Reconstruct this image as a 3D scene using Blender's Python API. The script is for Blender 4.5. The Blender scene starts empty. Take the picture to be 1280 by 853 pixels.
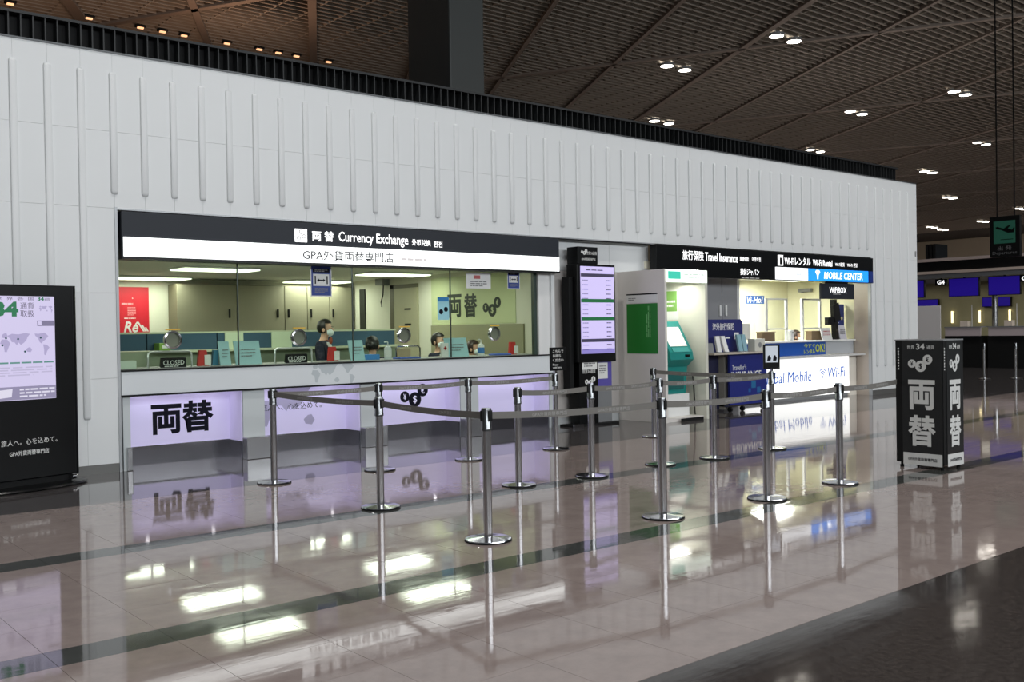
import bpy, bmesh, math, random
from mathutils import Vector, Matrix
random.seed(7)
S = bpy.context.scene
COL = S.collection

# ------------------------------------------------------------------ camera
CAM_H, YAW, PITCH, ROLL = 1.5, .699645, -.0109656, -.0161187
fw = Vector((math.sin(YAW)*math.cos(PITCH), math.cos(YAW)*math.cos(PITCH), math.sin(PITCH)))
rt = Vector((math.cos(YAW), -math.sin(YAW), 0)); up = rt.cross(fw)
cr, sr = math.cos(ROLL), math.sin(ROLL)
rt, up = cr*rt + sr*up, -sr*rt + cr*up
cam = bpy.data.objects.new('camera', bpy.data.cameras.new('camera')); COL.objects.link(cam)
cam.data.sensor_width = 36; cam.data.lens = 35; cam.data.clip_end = 400
cam.matrix_world = Matrix(((rt.x, up.x, -fw.x, 0), (rt.y, up.y, -fw.y, 0), (rt.z, up.z, -fw.z, CAM_H), (0, 0, 0, 1)))
S.camera = cam
def project(p):
    d = Vector(p) - Vector((0, 0, CAM_H)); z = d.dot(fw)
    return (640 + 1244.4*d.dot(rt)/z, 426.5 - 1244.4*d.dot(up)/z, z)

# ------------------------------------------------------------------ world, lights, exposure
W = bpy.data.worlds.new('world'); S.world = W; W.use_nodes = True
W.node_tree.nodes['Background'].inputs[0].default_value = (.62, .70, .80, 1)
W.node_tree.nodes['Background'].inputs[1].default_value = .35
S.view_settings.view_transform = 'Standard'; S.view_settings.look = 'None'
S.view_settings.gamma = 1; S.view_settings.use_curve_mapping = False
S.view_settings.exposure = 0.0
def area(name, loc, rot, sx, sy, power, col=(1, 1, 1)):
    d = bpy.data.lights.new(name, 'AREA'); d.shape = 'RECTANGLE'; d.size = sx; d.size_y = sy
    d.energy = power; d.color = col
    o = bpy.data.objects.new(name, d); COL.objects.link(o); o.location = loc; o.rotation_euler = rot
    return o
R90 = math.pi/2
# added daylight at an unseen clerestory behind the camera, set high for the facade
area('added_daylight', (8, -17.5, 8.2), (R90 - .12, 0, 0), 44, 4.6, 4700, (.93, .97, 1.0))
# ceiling light of the currency booth, of the phone booth, of the cash machine niche
for i, (lx, ly, pw) in enumerate(((6.2, 14.2, 20), (9.35, 14.2, 20), (6.2, 16.8, 20), (9.35, 16.8, 20), (5.9, 12.3, 14), (8.8, 12.3, 14))):
    area('booth_tube_light', (lx, ly, 2.44), (0, 0, 0), 1.12, .5, pw, (.98, 1.0, .92))
for lx in (15.3, 17.6):
    area('phone_booth_light', (lx, 12.5, 2.44), (0, 0, 0), 1.2, .3, 58, (.98, 1.0, .93))
area('niche_light', (12.4, 10.75, 2.2), (0, 0, 0), .7, .25, 11, (1.0, 1.0, .9))

# ceiling downlights of the halls, plus spots added to light the far walls: (x, y, power)
for lx, ly, pw in ((17, 7, 2300), (4, 7, 2300), (-8, 7, 1500), (30, 7, 2300), (17, 0, 2000), (4, 0, 2000), (-8, 0, 1500), (30, 0, 1800), (17, -8, 1500), (4, -8, 1500),
                   (44, 7, 1500), (31, 21.2, 1500), (31, 26.3, 1500), (44.7, 21.4, 1500), (44.6, 26.5, 1500), (52.3, 33.7, 1500), (58.3, 26.6, 1500), (66.2, 33.9, 1500), (81.3, 39.8, 1500), (60, 12, 1500), (80, 20, 1500), (100, 40, 1500), (118, 45, 2500), (118, 60, 2500), (95, 62, 2500), (116, 28, 2500)):
    d = bpy.data.lights.new('downlight_and_fill_beam', 'SPOT'); d.energy = pw*(.5 if ly < 12 and lx < 28 else .8 if lx < 40 else 2.2); d.spot_size = 2.3; d.spot_blend = .6; d.shadow_soft_size = .3; d.color = (1, .965, .93)
    o = bpy.data.objects.new('downlight_and_fill_beam', d); COL.objects.link(o); o.location = (lx, ly, 11.7)

# ------------------------------------------------------------------ materials
def lin(c):
    return tuple((x/12.92 if x <= .04045 else ((x+.055)/1.055)**2.4) for x in (v/255 for v in c)) + (1,)
MATS = {}
def mat(name, rgb, rough=.5, metal=0., emit=0., noise=0., nscale=8., bump=0., bscale=40., coat=0., spec=.5, emit_rgb=None):
    if name in MATS: return MATS[name]
    m = bpy.data.materials.new(name); m.use_nodes = True; nt = m.node_tree; b = nt.nodes['Principled BSDF']
    c = lin(rgb)
    b.inputs['Base Color'].default_value = c
    b.inputs['Roughness'].default_value = rough; b.inputs['Metallic'].default_value = metal
    b.inputs['Specular IOR Level'].default_value = spec
    b.inputs['Coat Weight'].default_value = coat
    if emit:
        b.inputs['Emission Color'].default_value = lin(emit_rgb or rgb); b.inputs['Emission Strength'].default_value = emit
    if noise or bump:
        tc = nt.nodes.new('ShaderNodeTexCoord')
    if noise:
        n = nt.nodes.new('ShaderNodeTexNoise'); n.inputs['Scale'].default_value = nscale; n.inputs['Detail'].default_value = 5
        nt.links.new(tc.outputs['Object'], n.inputs['Vector'])
        r = nt.nodes.new('ShaderNodeMapRange'); r.inputs[3].default_value = 1-noise; r.inputs[4].default_value = 1+noise
        nt.links.new(n.outputs['Fac'], r.inputs[0])
        mx = nt.nodes.new('ShaderNodeVectorMath'); mx.operation = 'SCALE'
        mx.inputs[0].default_value = c[:3]; nt.links.new(r.outputs[0], mx.inputs['Scale'])
        nt.links.new(mx.outputs[0], b.inputs['Base Color'])
    if bump:
        n2 = nt.nodes.new('ShaderNodeTexNoise'); n2.inputs['Scale'].default_value = bscale; n2.inputs['Detail'].default_value = 3
        nt.links.new(tc.outputs['Object'], n2.inputs['Vector'])
        bp = nt.nodes.new('ShaderNodeBump'); bp.inputs['Strength'].default_value = bump; bp.inputs['Distance'].default_value = .01
        nt.links.new(n2.outputs['Fac'], bp.inputs['Height']); nt.links.new(bp.outputs[0], b.inputs['Normal'])
    MATS[name] = m
    return m
def glassmat(name, tint=(225, 235, 225), ior=1.5, rough=.0):
    m = bpy.data.materials.new(name); m.use_nodes = True; nt = m.node_tree
    for n in list(nt.nodes): nt.nodes.remove(n)
    o = nt.nodes.new('ShaderNodeOutputMaterial'); t = nt.nodes.new('ShaderNodeBsdfTransparent')
    g = nt.nodes.new('ShaderNodeBsdfGlossy'); g.inputs['Roughness'].default_value = rough
    f = nt.nodes.new('ShaderNodeFresnel'); f.inputs[0].default_value = ior
    mx = nt.nodes.new('ShaderNodeMixShader')
    t.inputs[0].default_value = lin(tint)
    ge = nt.nodes.new('ShaderNodeNewGeometry'); m1 = nt.nodes.new('ShaderNodeMath'); m1.operation = 'SUBTRACT'; m1.inputs[0].default_value = 1
    m2 = nt.nodes.new('ShaderNodeMath'); m2.operation = 'MULTIPLY'
    nt.links.new(ge.outputs['Backfacing'], m1.inputs[1]); nt.links.new(m1.outputs[0], m2.inputs[0]); nt.links.new(f.outputs[0], m2.inputs[1])
    nt.links.new(m2.outputs[0], mx.inputs[0]); nt.links.new(t.outputs[0], mx.inputs[1]); nt.links.new(g.outputs[0], mx.inputs[2])
    nt.links.new(mx.outputs[0], o.inputs[0])
    return m
def stone(name, rgb, rgb2, rough, scale=6., wave=.035):
    m = bpy.data.materials.new(name); m.use_nodes = True; nt = m.node_tree; b = nt.nodes['Principled BSDF']
    tc = nt.nodes.new('ShaderNodeNewGeometry')
    n = nt.nodes.new('ShaderNodeTexNoise'); n.inputs['Scale'].default_value = scale; n.inputs['Detail'].default_value = 6; n.inputs['Roughness'].default_value = .65
    nt.links.new(tc.outputs['Position'], n.inputs['Vector'])
    cr_ = nt.nodes.new('ShaderNodeValToRGB'); cr_.color_ramp.elements[0].color = lin(rgb); cr_.color_ramp.elements[1].color = lin(rgb2)
    cr_.color_ramp.elements[0].position = .32; cr_.color_ramp.elements[1].position = .7
    nt.links.new(n.outputs['Fac'], cr_.inputs[0]); nt.links.new(cr_.outputs[0], b.inputs['Base Color'])
    # scuffs: long smears along the walking direction
    mp = nt.nodes.new('ShaderNodeMapping'); mp.inputs['Scale'].default_value = (.7, 5, 1); mp.inputs['Rotation'].default_value = (0, 0, .5)
    nt.links.new(tc.outputs['Position'], mp.inputs[0])
    n3 = nt.nodes.new('ShaderNodeTexNoise'); n3.inputs['Scale'].default_value = 2.2; n3.inputs['Detail'].default_value = 6
    nt.links.new(mp.outputs[0], n3.inputs['Vector'])
    r = nt.nodes.new('ShaderNodeMapRange'); r.inputs[1].default_value = .35; r.inputs[2].default_value = .75
    r.inputs[3].default_value = rough; r.inputs[4].default_value = rough + .06
    nt.links.new(n3.outputs['Fac'], r.inputs[0]); nt.links.new(r.outputs[0], b.inputs['Roughness'])
    n2 = nt.nodes.new('ShaderNodeTexNoise'); n2.inputs['Scale'].default_value = 5; n2.inputs['Detail'].default_value = 2
    nt.links.new(tc.outputs['Position'], n2.inputs['Vector'])
    bp = nt.nodes.new('ShaderNodeBump'); bp.inputs['Strength'].default_value = wave; bp.inputs['Distance'].default_value = .01
    nt.links.new(n2.outputs['Fac'], bp.inputs['Height'])
    mp2 = nt.nodes.new('ShaderNodeMapping'); mp2.inputs['Scale'].default_value = (4, 30, 1); nt.links.new(tc.outputs['Position'], mp2.inputs[0])
    n4 = nt.nodes.new('ShaderNodeTexNoise'); n4.inputs['Scale'].default_value = 1.; n4.inputs['Detail'].default_value = 3; nt.links.new(mp2.outputs[0], n4.inputs['Vector'])
    bp2 = nt.nodes.new('ShaderNodeBump'); bp2.inputs['Strength'].default_value = wave*.45; bp2.inputs['Distance'].default_value = .01
    nt.links.new(n4.outputs['Fac'], bp2.inputs['Height']); nt.links.new(bp.outputs[0], bp2.inputs['Normal']); nt.links.new(bp2.outputs[0], b.inputs['Normal'])
    b.inputs['Specular IOR Level'].default_value = .42
    MATS[name] = m
    return m

M_WALL = mat('wall_white', (222, 225, 226), .42, noise=.025, nscale=1.5)
M_WALLIN = mat('panel_grey_white', (206, 210, 211), .5, noise=.02, nscale=2)
M_STEEL = mat('brushed_steel', (190, 190, 192), .22, 1., noise=.08, nscale=20)
M_CHROME = mat('polished_steel', (205, 205, 208), .12, 1.)
M_KICK = mat('kick_steel', (172, 171, 178), .17, 1., noise=.12, nscale=3)
M_BLACK = mat('black_gloss', (11, 12, 13), .3, noise=.1, spec=.25)
M_BLACKM = mat('black_matte', (16, 17, 18), .6, noise=.1, spec=.25)
M_LOUVRE = mat('louvre_charcoal', (24, 27, 29), .55, noise=.1)
M_DARK = mat('charcoal_sign', (40, 44, 51), .45, noise=.05, spec=.25)
M_WHITE = mat('white_paint', (228, 229, 228), .4, noise=.02)
M_WHITELIT = mat('lit_white', (255, 255, 255), .5, emit=1.15)
M_TXTLIT = mat('lit_letters', (255, 255, 255), .5, emit=1.0)
M_TXTW = mat('white_letters', (225, 226, 224), .5)
M_TXTG = mat('grey_letters', (120, 120, 122), .5)
M_TXTK = mat('navy_letters', (10, 11, 24), .6, spec=.15)
M_GREEND = mat('dark_green_letters', (26, 40, 26), .5)
M_BEIGE = mat('booth_cream', (222, 221, 203), .6, noise=.02, nscale=2)
M_LOCK = mat('locker_khaki', (158, 153, 131), .45, noise=.03, nscale=2)
M_OLIVE = mat('booth_sage', (196, 204, 160), .6, noise=.02, nscale=2)
M_CREAM = mat('phone_booth_cream', (232, 229, 196), .6, noise=.02, nscale=2)
M_BLUEFAB = mat('blue_fabric', (58, 84, 104), .9, noise=.06, nscale=40)
M_GREY = mat('mid_grey', (128, 130, 132), .45, noise=.03)
M_CAB = mat('pale_grey_enclosure', (220, 216, 211), .45, noise=.02)
M_SKIN = mat('skin', (214, 170, 142), .55, noise=.04, nscale=30)
M_HAIR = mat('hair_black', (20, 17, 16), .45, noise=.2, nscale=60)
M_HAIRB = mat('hair_brown', (50, 34, 28), .45, noise=.2, nscale=60)
M_MASK = mat('mask_white', (222, 232, 228), .8)
M_NAVY = mat('navy_cloth', (26, 30, 48), .85, noise=.1, nscale=50)
M_SHIRT = mat('white_shirt', (226, 228, 226), .8, noise=.05, nscale=30)
M_NAVYP = mat('navy_print', (34, 48, 118), .5, noise=.03)
M_BELT = mat('belt_grey', (112, 110, 106), .75, noise=.06, nscale=80)
M_TEAL = mat('teal_plastic', (16, 128, 122), .35, noise=.03)
M_GLASS = glassmat('booth_glass', (244, 249, 243))
M_ACRYL = glassmat('clear_acrylic', (250, 251, 251), 1.35)
M_TILE = stone('floor_beige_stone', (138, 125, 121), (152, 139, 134), .03, wave=.03)
M_STRIPE = stone('floor_stripe_stone', (62, 64, 63), (76, 78, 76), .03, wave=.03)
M_WALLSIDE = stone('floor_grey_stone', (70, 67, 67), (84, 80, 80), .02, wave=.02)
M_GRANITE = stone('floor_dark_granite', (48, 44, 43), (74, 69, 67), .06, 30., wave=.03)
M_GROUT = mat('grout', (112, 102, 98), .8)
M_LATT = mat('ceiling_lattice', (140, 133, 123), .7, noise=.15, nscale=.3)
M_BEAM = mat('ceiling_beam', (122, 112, 103), .6, noise=.1, nscale=1)
M_CEIL = mat('ceiling_void', (40, 36, 33), .9)
M_COLUMN = mat('column_grey', (76, 80, 80), .5, noise=.05, nscale=1)

# ------------------------------------------------------------------ mesh helpers
def bx(bm, x0, x1, y0, y1, z0, z1, bev=0.):
    r = bmesh.ops.create_cube(bm, size=1)
    vs = r['verts']
    for v in vs:
        v.co = Vector((x0 if v.co.x < 0 else x1, y0 if v.co.y < 0 else y1, z0 if v.co.z < 0 else z1))
    if bev:
        es = list({e for v in vs for e in v.link_edges})
        bmesh.ops.bevel(bm, geom=es, offset=bev, segments=2, profile=.5, affect='EDGES', clamp_overlap=True)
def box(x0, x1, y0, y1, z0, z1, bev=0.):
    bm = bmesh.new(); bx(bm, x0, x1, y0, y1, z0, z1, bev); return bm
def lathe(prof, c=(0, 0, 0), n=24, axis='z', a0=0., a1=2*math.pi, cap=True):
    """prof: [(r, h)] revolved about the axis through c"""
    bm = bmesh.new(); rings = []; full = abs(a1-a0-2*math.pi) < 1e-6
    cnt = n if full else n+1
    for r, h in prof:
        ring = []
        for i in range(cnt):
            a = a0+(a1-a0)*i/n; u, v = r*math.cos(a), r*math.sin(a)
            p = {'z': (u, v, h), 'y': (u, h, v), 'x': (h, u, v)}[axis]
            ring.append(bm.verts.new(Vector(c)+Vector(p)))
        rings.append(ring)
    for a, b in zip(rings, rings[1:]):
        for i in range(cnt if full else cnt-1):
            j = (i+1) % cnt
            bm.faces.new((a[i], a[j], b[j], b[i]))
    if full and cap:
        if prof[0][0] > 1e-6: bm.faces.new(rings[0])
        if prof[-1][0] > 1e-6: bm.faces.new(rings[-1])
    bmesh.ops.remove_doubles(bm, verts=bm.verts, dist=1e-6)
    bmesh.ops.recalc_face_normals(bm, faces=bm.faces)
    return bm
def tube(path, r, n=8, bm=None):
    bm = bm or bmesh.new(); rings = []
    P = [Vector(p) for p in path]
    for i, p in enumerate(P):
        t = (P[min(i+1, len(P)-1)]-P[max(i-1, 0)]).normalized()
        a = t.cross(Vector((0, 0, 1)))
        if a.length < 1e-3: a = t.cross(Vector((0, 1, 0)))
        a.normalize(); b = t.cross(a)
        rr = r[i] if isinstance(r, (list, tuple)) else r
        rings.append([bm.verts.new(p+rr*(math.cos(2*math.pi*k/n)*a+math.sin(2*math.pi*k/n)*b)) for k in range(n)])
    for a, b in zip(rings, rings[1:]):
        for k in range(n): bm.faces.new((a[k], a[(k+1) % n], b[(k+1) % n], b[k]))
    bm.faces.new(rings[0]); bm.faces.new(rings[-1])
    bmesh.ops.recalc_face_normals(bm, faces=bm.faces)
    return bm
def prism(pts, d, place):
    """2-D outline pts (u, v) extruded by d; place(u, v, w) -> world"""
    bm = bmesh.new()
    a = [bm.verts.new(place(u, v, 0)) for u, v in pts]; b = [bm.verts.new(place(u, v, d)) for u, v in pts]
    bm.faces.new(a); bm.faces.new(b)
    for i in range(len(pts)):
        j = (i+1) % len(pts); bm.faces.new((a[i], a[j], b[j], b[i]))
    bmesh.ops.recalc_face_normals(bm, faces=bm.faces)
    return bm
ORI = {}
def ob(name, bm, m, parent=None, smooth=False, label=None, kind=None, ang=.6):
    me = bpy.data.meshes.new(name)
    org = ORI.get(parent.name, Vector((0, 0, 0))) if parent else Vector((0, 0, 0))
    if org.length: bmesh.ops.translate(bm, verts=bm.verts, vec=-org)
    if smooth:
        for f in bm.faces: f.smooth = True
        for e in bm.edges:
            if len(e.link_faces) == 2 and e.calc_face_angle(0) > ang: e.smooth = False
    bm.to_mesh(me); bm.free(); me.materials.append(m)
    o = bpy.data.objects.new(name, me); COL.objects.link(o)
    if parent: o.parent = parent; ORI[o.name] = org
    if label: o['label'] = label
    if kind: o['kind'] = kind
    return o
def ob_mesh(name, me, parent, loc=(0, 0, 0), rot=None, scale=None):
    o = bpy.data.objects.new(name, me); COL.objects.link(o); o.parent = parent
    o.location = Vector(loc)-ORI.get(parent.name, Vector((0, 0, 0))) if parent else loc
    if rot: o.rotation_euler = rot
    if scale: o.scale = scale
    return o
def tag(o, label, cat, group=None):
    o['label'] = label; o['category'] = cat
    if group: o['group'] = group
    return o
def thing(name, label, cat, loc=(0, 0, 0), rot=0., group=None, local=False):
    o = bpy.data.objects.new(name, None); COL.objects.link(o); o.empty_display_size = .1
    o.location = loc; o.rotation_euler = (0, 0, rot)
    ORI[o.name] = Vector((0, 0, 0)) if local else Vector(loc)
    return tag(o, label, cat, group)
def struct(name, bm, m, parent=None, **k):
    o = ob(name, bm, m, parent, **k)
    if not parent: o['kind'] = 'structure'
    return o
def sgroup(name, loc=(0, 0, 0)):
    o = bpy.data.objects.new(name, None); COL.objects.link(o); o.location = loc; ORI[o.name] = Vector(loc); o['kind'] = 'structure'
    return o
# faces: how a flat print's (u right, v up, w out) lies in the world
def face(kind, x, y, z):
    if kind == '-y': return lambda u, v, w: Vector((x+u, y-w, z+v))
    if kind == '-x': return lambda u, v, w: Vector((x-w, y-u, z+v))
    if kind == '+z': return lambda u, v, w: Vector((x+u, y+v, z+w))
    if kind == 'slant': return lambda u, v, w: Vector((x+u, y+v*.75-w*.66, z+v*.66+w*.75))
TXT = {}
def text_bm(s, place, width=None, height=None, bold=0., align='C', thick=.002, shear=0., space=1.):
    key = (s, bold, shear, space)
    if key not in TXT:
        cu = bpy.data.curves.new('t', 'FONT'); cu.body = s; cu.size = 1; cu.offset = bold; cu.extrude = .5; cu.resolution_u = 2
        cu.shear = shear; cu.space_character = space
        o = bpy.data.objects.new('t', cu); COL.objects.link(o)
        dg = bpy.context.evaluated_depsgraph_get(); me = bpy.data.meshes.new_from_object(o.evaluated_get(dg))
        TXT[key] = ([v.co.copy() for v in me.vertices], [tuple(p.vertices) for p in me.polygons])
        bpy.data.objects.remove(o); bpy.data.curves.remove(cu); bpy.data.meshes.remove(me)
    V, Fc = TXT[key]
    x0, x1 = min(v.x for v in V), max(v.x for v in V); y0, y1 = min(v.y for v in V), max(v.y for v in V)
    sx = width/(x1-x0) if width else None; sy = height/(y1-y0) if height else None
    sx = sx or sy; sy = sy or sx
    cx = {'C': (x0+x1)/2, 'L': x0, 'R': x1}[align]; cy = (y0+y1)/2
    bm = bmesh.new()
    vs = [bm.verts.new(place((v.x-cx)*sx, (v.y-cy)*sy, thick if v.z > 0 else 0.)) for v in V]
    for f in Fc:
        try: bm.faces.new([vs[i] for i in f])
        except ValueError: pass
    bmesh.ops.recalc_face_normals(bm, faces=bm.faces)
    return bm
def text(name, s, m, parent, fc, width=None, height=None, **k):
    return ob(name, text_bm(s, fc, width, height, **k), m, parent)
def rect(name, m, parent, fc, w, h, d=.002, u0=0., v0=0.):
    return ob(name, prism([(u0-w/2, v0-h/2), (u0+w/2, v0-h/2), (u0+w/2, v0+h/2), (u0-w/2, v0+h/2)], d, fc), m, parent)
def circ(n, r, u0=0., v0=0.):
    return [(u0+r*math.cos(2*math.pi*i/n), v0+r*math.sin(2*math.pi*i/n)) for i in range(n)]
def off(fc, du, dv, dw=0.):
    return lambda u, v, w: fc(u+du, v+dv, w+dw)
def lines(parent, fc, w, h, n, m, gap=.5, name='print_lines'):
    """n rows of print too small to read"""
    bm = bmesh.new(); rg = random.Random(int(w*1e4)+n)
    for i in range(n):
        v = h/2-(i+.5)*h/n; u = -w/2; e = w/2*(1 if i < n-1 else .5)
        while u < e-.001:
            L = min(rg.uniform(.08, .3)*w, e-u); t = h/n*(1-gap)/2
            vs = [bm.verts.new(fc(a, b, .001)) for a, b in ((u, v-t), (u+L, v-t), (u+L, v+t), (u, v+t))]
            bm.faces.new(vs); u += L+.035*w
    return ob(name, bm, m, parent)
def coins(parent, fc, s, disc, glyph, asp=1.):
    """the three round currency badges; s = radius of the middle one"""
    for ch, du, dv, r in (('¥', -1.62, .45, .74), ('$', 0, 0, 1.), ('€', 1.28, 1.2, .86)):
        f = off(fc, du*s*asp, dv*s)
        d = ob('coin_badge', prism([(u*asp, v) for u, v in circ(24, r*s)], .003, f), disc, parent)
        text('currency_mark', ch, glyph, d, off(f, 0, 0, .003), height=r*s*1.05, bold=.004, width=r*s*.62*asp)

# ================================================================== THE SETTING
WY = 11.23           # front plane of the white facade
PIT = .3375          # rib spacing
RX0 = 2.739
RIBS = [RX0+PIT*k for k in range(-12, 55)]
END = 21.36
# ---- floor
floor = sgroup('floor')
struct('bedding', box(-14, 130, -18, 75, -.3, -.004), M_GROUT, floor)
def slab(name, x0, x1, y0, y1, m, kind=None):
    return ob(name, box(x0, x1, y0, y1, -.0035, 0), m, floor, kind=kind)
slab('dark_granite_paving', -14, 130, -18, 2.887, M_GRANITE)
slab('grey_paving_strip', -14, 130, 9.243, 20, M_WALLSIDE)
slab('distant_beige_paving', -14, 130, 20.002, 75, M_TILE)
rows = []   # (y0, y1, material)
for top in (4.80, 6.98, 9.24):
    bot = {4.80: 2.89, 6.98: 5.06, 9.24: 7.25}[top]
    q = (top-bot-.535)/3
    ys = [bot, bot+q, bot+2*q, bot+3*q, top]
    for a, b in zip(ys, ys[1:]): rows.append((a, b, M_TILE))
rows += [(4.80, 5.06, M_STRIPE), (6.98, 7.25, M_STRIPE)]
cells = []
for (a, b, m) in rows:
    for k in range(-12, 58):
        x0 = 1.86+.55*k; cx, cy = x0+.275, (a+b)/2
        ok = False
        for px, py in ((cx, cy), (x0, a), (x0+.55, b), (x0, b), (x0+.55, a)):
            u, v, dpt = project((px, py, 0))
            if dpt > .5 and -5 < u < 1285 and v < 858: ok = True
        cells.append((not ok, math.hypot(cx, cy), x0, a, b, m))
cells.sort(key=lambda c: c[:2])
share = {}
G = .0011
rest = {id(M_TILE): bmesh.new(), id(M_STRIPE): bmesh.new()}
for i, (hid, d, x0, a, b, m) in enumerate(cells):
    if i < 290:
        key = (round(b-a, 4), m.name)
        if key not in share:
            bm = box(G, .55-G, G, b-a-G, -.0035, 0); me = bpy.data.meshes.new('tile'); bm.to_mesh(me); bm.free()
            me.materials.append(m); share[key] = me
        ob_mesh('tile', share[key], floor, (x0, a, 0))
    else:
        bx(rest[id(m)], x0+G, x0+.55-G, a+G, b-G, -.0035, 0)
ob('tile_field', rest[id(M_TILE)], M_TILE, floor, kind='stuff')
ob('stripe_field', rest[id(M_STRIPE)], M_STRIPE, floor, kind='stuff')
xe = 1.86+.55*58
for (a, b, m) in ((2.89, 4.80, M_TILE), (5.06, 6.98, M_TILE), (7.25, 9.24, M_TILE), (4.80, 5.06, M_STRIPE), (6.98, 7.25, M_STRIPE)):
    slab('distant_paving', xe, 130, a+.001, b-.001, m)
    slab('side_paving', -14, 1.86-.55*12, a+.001, b-.001, m)

# ---- white facade wall: backing, cladding panels, raised ribs
wf = sgroup('wall_front')
bm = bmesh.new()
bx(bm, -1.3, 3.74, WY+.03, WY+.3, 0, 4.62); bx(bm, 3.74, 19.42, WY+.03, WY+.3, 2.93, 4.62); bx(bm, 19.42, END-.02, WY+.03, WY+.3, 0, 4.62)
bx(bm, END-.3, END-.02, WY+.3, 17.6, 0, 4.62)
ob('wall_backing', bm, M_WALLIN, wf)
edges = RIBS + [END]
psh = {}
def panel(x0, x1, z0, z1):
    key = (round(x1-x0, 3), round(z1-z0, 3))
    if key not in psh:
        b_ = box(.0009, x1-x0-.0009, 0, .03, .0012, z1-z0-.0012); me = bpy.data.meshes.new('cladding_panel'); b_.to_mesh(me); b_.free(); me.materials.append(M_WALL); psh[key] = me
    ob_mesh('cladding_panel', psh[key], wf, (x0, WY, z0))
for x0, x1 in zip(edges, edges[1:]):
    panel(x0, x1, 3.76, 4.63); panel(x0, x1, 2.915, 3.76)
    if x0 < 3.5 or x0 > 19.3:
        a, b = (x0, min(x1, 3.76)) if x0 < 3.5 else (max(x0, 19.4), x1)
        for z0, z1 in ((1.98, 2.915), (1.04, 1.98), (.1, 1.04)): panel(a, b, z0, z1)
for o_ in list(wf.children): pass
panel(19.4, RIBS[-5], 1.98, 2.915); panel(19.4, RIBS[-5], 1.04, 1.98); panel(19.4, RIBS[-5], .1, 1.04)
def rib_mesh(L):
    w, d, n = .038, .024, 5
    bm = bmesh.new(); sec = []
    rows_ = [(0, .0)]
    zs = [(.0, .3), (.008, .72), (.03, 1), (L-.03, 1), (L-.008, .72), (L, .3)]
    rings = []
    for z, k in zs:
        ring = [bm.verts.new((px*(.55+.45*k), -py*k, z)) for px, py in ((-.040, 0), (-.035, .022), (-.026, .028), (.026, .028), (.035, .022), (.040, 0))]
        rings.append(ring)
    for a, b in zip(rings, rings[1:]):
        for i in range(n): bm.faces.new((a[i], b[i], b[i+1], a[i+1]))
    bm.faces.new(rings[0]); bm.faces.new(rings[-1])
    bmesh.ops.recalc_face_normals(bm, faces=bm.faces)
    for f in bm.faces: f.smooth = True
    for e in bm.edges:
        if e.calc_face_angle(0) > .7: e.smooth = False
    me = bpy.data.meshes.new('rib'); bm.to_mesh(me); bm.free(); me.materials.append(M_WALL)
    return me
RZ_TOP = 4.41
rl, rs_ = rib_mesh(RZ_TOP-.60), rib_mesh(RZ_TOP-3.07)
for x in RIBS:
    if x < 3.5 or x > 19.55: ob_mesh('rib', rl, wf, (x, WY, .60))
    else: ob_mesh('rib', rs_, wf, (x, WY, 3.07))
# service socket near the right end of the facade
ob('socket_plate', box(21.27, 21.31, WY-.012, WY, 3.0, 3.12, .004), M_GREY, wf)
bm = bmesh.new(); bx(bm, -1.3, 3.74, WY-.004, WY+.03, 0, .1); struct('baseboard_left', bm, mat('base_grey', (112, 112, 110), .35, .4, noise=.05))
struct('baseboard_right', box(19.42, END, WY-.004, WY+.03, 0, .1), MATS['base_grey'])
# opening trims
bm = bmesh.new(); bx(bm, 3.745, 3.775, WY-.012, WY+.05, 0, 2.93); bx(bm, 3.775, 12.6, WY-.012, WY+.03, 2.900, 2.916)
struct('trim_1', bm, mat('trim_alu', (168, 171, 174), .4, .3))
struct('trim_2', box(10.33, 12.52, WY+.0, WY+.05, 2.885, 2.90), M_BLACKM)
struct('trim_3', box(19.385, 19.42, WY-.006, WY+.06, 0, 2.915), MATS['trim_alu'])
# louvre parapet on top of the facade
pl = sgroup('trim_4', (-1.3, WY, 4.63))
LV_END = 20.55
ob('louvre_backing', box(-1.3, LV_END, WY+.12, WY+.16, 4.625, 4.9), M_BLACKM, pl)
ob('parapet_cap', box(-1.3, LV_END, WY-.01, WY+.2, 4.885, 4.915), M_LOUVRE, pl)
ob('parapet_flashing', box(-1.3, END, WY-.012, WY+.2, 4.621, 4.64), mat('flashing', (88, 90, 92), .4, .5), pl)
b_ = box(-.007, .007, 0, .12, 0, .25); me_f = bpy.data.meshes.new('louvre_fin'); b_.to_mesh(me_f); b_.free(); me_f.materials.append(M_LOUVRE)
k = 0
while -1.25+.12*k < LV_END:
    ob_mesh('louvre_fin', me_f, pl, (-1.25+.12*k, WY, 4.637)); k += 1

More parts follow.
